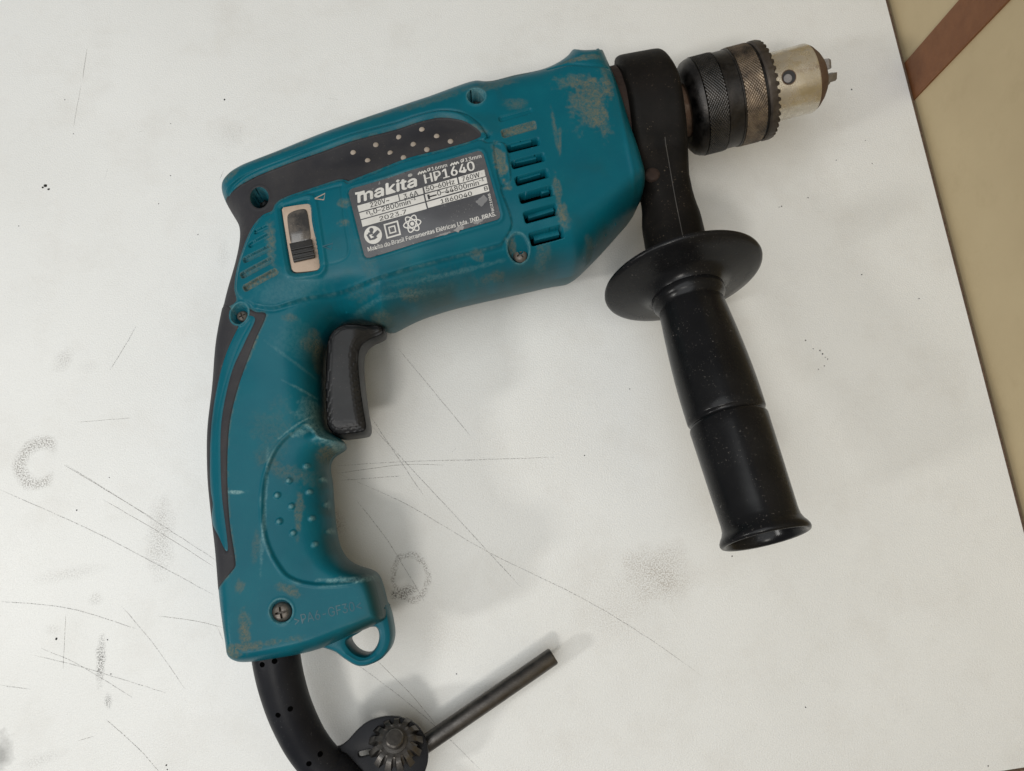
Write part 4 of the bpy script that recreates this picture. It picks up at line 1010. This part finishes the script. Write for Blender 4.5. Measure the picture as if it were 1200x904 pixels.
# ------------------------------------------------------------------ chuck
chuck = lathe("chuck", [(-10, 9.5), (-3.6, 9.5), (-3.6, 11.6), (-3.0, 12.6), (0.5, 12.6), (4, 12.6)], CA, AX, 48, M['rusty'], drill, OFF)
chuck["label"] = "keyed drill chuck, black knurled sleeve and worn steel nose"
R0 = 23.2
lathe("sleeve", [(-0.37, 12.8), (-0.92, 14), (-0.92, 17.0), (0.27, 20.2), (1.56, 21.8), (3.29, R0-0.5), (4.76, R0-0.1), (5.31, R0-0.5), (14.64, R0-0.5), (14.82, R0), (15.46, R0), (15.65, R0-0.45), (21.78, R0-0.45), (21.96, R0-0.05), (22.51, R0-0.05), (22.69, R0-0.6), (32.94, R0-0.6), (33.31, R0-1.0), (34.31, R0-1.0)], CA, AX, 96, M['blacksteel'], chuck, OFF, sharp=30)
def knurl(name, sa, sb, r, na, ns, amp, mat):
    prof_ = [(sa, r-0.6)]+[(sa+(sb-sa)*i/ns, r) for i in range(ns+1)]+[(sb, r-0.6)]
    def rf_(i, s_, a):
        if i in (0, len(prof_)-1): return 0
        ph = (s_-sa)*2*math.pi/1.25; k = 80
        return amp*(max(0, math.cos(k*a+ph))+max(0, math.cos(k*a-ph)))-amp*0.6
    return lathe(name, prof_, CA, AX, na, mat, chuck, OFF, rfun=rf_, sharp=75)
knurl("knurled_band", 5.31, 14.55, R0-0.05, 560, 42, 0.22, M['knurl'])
knurl("knurled_band", 22.88, 32.39, R0-0.05, 560, 42, 0.20, M['sleeve_worn'])
NT = 40
def gear_ring():
    n = NT*6; V_, Fc = [], []; u_, v_, w = frame(AX)
    rows = [(33.67, 20.5), (33.86, R0-0.4), (34.68, R0+0.25), (37.33, R0+0.25), (38.80, R0-0.3), (38.98, 19.5), (36.60, 16.0)]
    for i, (s_, r) in enumerate(rows):
        for k in range(n):
            t = (k % 6); cut = t in (0, 1, 2)
            s2, r2 = s_, r
            if i in (4, 5) and cut: s2 = s_-0.9; r2 = r-(0.7 if i == 4 else 0)
            a = 2*math.pi*k/n; V_.append(CA+AX*s2+(u_*math.cos(a)+v_*math.sin(a))*r2)
    for i in range(len(rows)-1):
        for k in range(n): Fc.append((i*n+k, i*n+(k+1) % n, (i+1)*n+(k+1) % n, (i+1)*n+k))
    me = mesh_list("gear_ring", V_, Fc, True, 28, OFF); fix_normals(me); return link("gear_ring", me, M['gearring'], chuck)
gear_ring()
rn = 16.2
nose = lathe("nose", [(30, rn), (39, rn), (60.0, rn), (60.6, rn-0.15), (61.0, rn-0.5)], CA, AX, 96, M['steel'], chuck, OFF, sharp=25)
lathe("nose_cone", [(61.0, rn-0.45), (62.5, rn-1.4), (65.2, rn-4.2), (66.8, rn-6.6), (67.2, rn-8.4), (65.0, 5.2)], CA, AX, 72, M['rusty'], chuck, OFF, sharp=30)
# key hole in the nose: flat dark disc painted for its shade, pale floor disc
hp = unproj(927, 88.5, 45+rn*0.985)
sh = np.dot(hp-CA, AX); rad = hp-CA-AX*sh; rad /= np.linalg.norm(rad)
lathe("key_hole_rim", [(rn-0.3, 3.5), (rn+0.10, 3.45), (rn+0.10, 3.1), (rn-0.02, 3.0)], CA+AX*sh, rad, 28, M['rusty'], chuck, OFF, hint=AX)
lathe("key_hole_shade", [(rn-0.3, 3.02), (rn+0.105, 3.02), (rn+0.11, 2.0)], CA+AX*sh, rad, 28, M['soot_shade'], chuck, OFF, hint=AX)
lathe("key_hole_floor", [(rn+0.02, 2.0), (rn+0.13, 1.9), (rn+0.14, 0.6)], CA+AX*sh+(-AX*0.55-np.array([0.0, 0.55, 0])), rad, 20, M['jaw'], chuck, OFF, hint=AX)
u_, v_, w_ = frame(AX)
for k in range(3):
    a = math.radians(-72+120*k); dr = u_*math.cos(a)+v_*math.sin(a); tn = np.cross(AX, dr)
    bs = CA+AX*65.4+dr*4.4
    V_ = []
    for s_, r0, r1, tw in ((-4, -2.2, 3.6, 2.0), (6.2, -2.6, 2.0, 2.0), (7.2, -2.4, 1.2, 1.5)):
        for rr, tt in ((r0, -tw*0.35), (r0, tw*0.35), (r1, tw), (r1, -tw)): V_.append(bs+AX*s_+dr*rr+tn*tt)
    Fc = [(0, 1, 2, 3), (8, 11, 10, 9)]+[(i*4+j, (i+1)*4+j, (i+1)*4+(j+1) % 4, i*4+(j+1) % 4) for i in range(2) for j in range(4)]
    me = mesh_list("jaw", V_, Fc, False, off=OFF); fix_normals(me); link("jaw", me, M['jaw'], chuck)

# ------------------------------------------------------------------ cord guard and cord
gp = [unproj(322, 745, 36), unproj(324, 772, 36), unproj(331, 805, 33), unproj(343, 840, 29), unproj(362, 876, 24), unproj(390, 908, 20), unproj(425, 935, 16), unproj(470, 955, 12)]
gp3 = []
for i in range(len(gp)-1):
    p0, p1, p2, p3 = gp[max(i-1, 0)], gp[i], gp[i+1], gp[min(i+2, len(gp)-1)]
    for q in range(8):
        t = q/8; gp3.append(0.5*((2*p1)+(-p0+p2)*t+(2*p0-5*p1+4*p2-p3)*t*t+(-p0+3*p1-3*p2+p3)*t**3))
gp3.append(gp[-1])
rads = [10.0-1.1*min(1, i/35) for i in range(len(gp3))]
guard = tube("cord_guard", gp3, rads, 36, M['cord'], drill, OFF)
for px, py in [(321.7, 775), (340, 830.7), (326, 838), (375, 884), (362, 895), (307.5, 779)]:
    z = 45.0; best = None
    for zz in np.linspace(50, 10, 161):
        P = unproj(px, py, zz); dm = [np.linalg.norm(P-q) for q in gp3]; i = int(np.argmin(dm))
        if dm[i] <= rads[i]: best = (P, gp3[i]); break
    if best is None: continue
    P, q = best; nr = P-q; nr /= np.linalg.norm(nr)
    lathe("vent_hole_shade", [(-0.6, 1.1), (0.3, 1.1), (0.32, 0.3)], P, nr, 14, M['hole'], guard, OFF, hint=(0, 1, 0))  # raised disc painted near-black for the shade in a hole
cp = [gp[-1]+np.array([-8, 2, 1])*0, unproj(520, 972, 7), unproj(600, 990, 4.5), unproj(720, 1000, 4.2)]
tube("power_cord", [cp[0]*(1-t)+cp[1]*t for t in (0.0, 0.5)]+cp[1:], 4.1, 16, M['cord'], drill, OFF)

# ------------------------------------------------------------------ chuck key in its rubber holder
hz0, hz1 = 17.4, 20.0
hc = unproj(459, 883, hz1)
hold_px = [(388, 876), (398, 874), (407, 868), (418, 856), (430, 846), (445, 840.5), (460, 839), (475, 842), (489, 850), (498, 863), (502, 880), (500, 899), (491, 916), (476, 927), (458, 930), (440, 926), (424, 915), (408, 905), (392, 900), (384, 890)]
holder = prism("key_holder", smooth_poly(U(hold_px, 18.5), 1.6), hz0, hz1, 0.6, M['cord'], None, hc*np.array([1, 1, 0]), hole=U(slot_poly((420.5, 884.2), (437, 880.2), 3.3), hz1-1))
holder.location = Vector(hc*np.array([1, 1, 0]))*MM
holder["label"] = "black rubber disc clipped to the cord holding the chuck key"; holder["category"] = "key holder"
lathe("cord_clip", [(-9, 8.6), (-6, 9.9), (6, 9.9), (9, 8.6)], np.array(gp3[42]), gp3[43]-gp3[41], 32, M['cord'], holder, hc*np.array([1, 1, 0]))

KP = unproj(461, 866, 26.0)
key = empty("chuck_key", "dark steel chuck key with round toothed head and straight bar, resting beside the cord", "chuck key", (KP[0], KP[1], 0)); KO = np.array([KP[0], KP[1], 0])
ka = unproj(461, 862, 31.0)-unproj(464, 875, 17.0); ka /= np.linalg.norm(ka)      # shank axis, leaning up towards the lens
kb = unproj(464, 873, 21.0)
lathe("shank", [(-14.5, 5.2), (0, 5.2), (0.5, 6.2), (1.5, 6.2)], kb, ka, 32, M['keysteel'], key, KO)
def bevel_gear():
    nt_ = 13; n = nt_*8; V_, Fc = [], []; u1, v1, w1 = frame(ka, (0, 1, 0.2))
    rows = [(0.4, 5.0, 0), (0.4, 11.0, 1), (1.4, 11.5, 1), (5.2, 9.0, 1), (5.7, 8.0, 0.9), (5.6, 6.3, 0), (5.8, 4.2, 0)]
    for s_, r, f in rows:
        for k in range(n):
            t = (k % 8)/8; q = 0.5+0.5*math.cos(2*math.pi*t); q = sstep(np.array(q), 0.08, 0.5)
            a = 2*math.pi*k/n; rr = r-f*(2.4*(r/11.5))*(1-float(q)); V_.append(kb+w1*s_+(u1*math.cos(a)+v1*math.sin(a))*rr)
    for i in range(len(rows)-1):
        for k in range(n): Fc.append((i*n+k, i*n+(k+1) % n, (i+1)*n+(k+1) % n, (i+1)*n+k))
    me = mesh_list("gear", V_, Fc, True, 40, KO); fix_normals(me); return link("gear", me, M['keysteel'], key)
bevel_gear()
lathe("pilot_pin", [(5.0, 5.4), (6.2, 5.2), (6.4, 3.9), (9.6, 3.8), (10.2, 3.2), (10.3, 1.5)], kb, ka, 32, M['keysteel'], key, KO)
b0 = unproj(470, 892, 9.0); b1 = unproj(649, 768.5, 9.5)
bd = (b1-b0)/np.linalg.norm(b1-b0)
BL = np.linalg.norm(b1-b0)
lathe("bar_handle", [(-18, 3.0), (-17.4, 3.9), (BL-0.8, 3.95), (BL-0.1, 3.6), (BL, 3.0)], b0, bd, 32, M['keysteel'], key, KO, sharp=30)
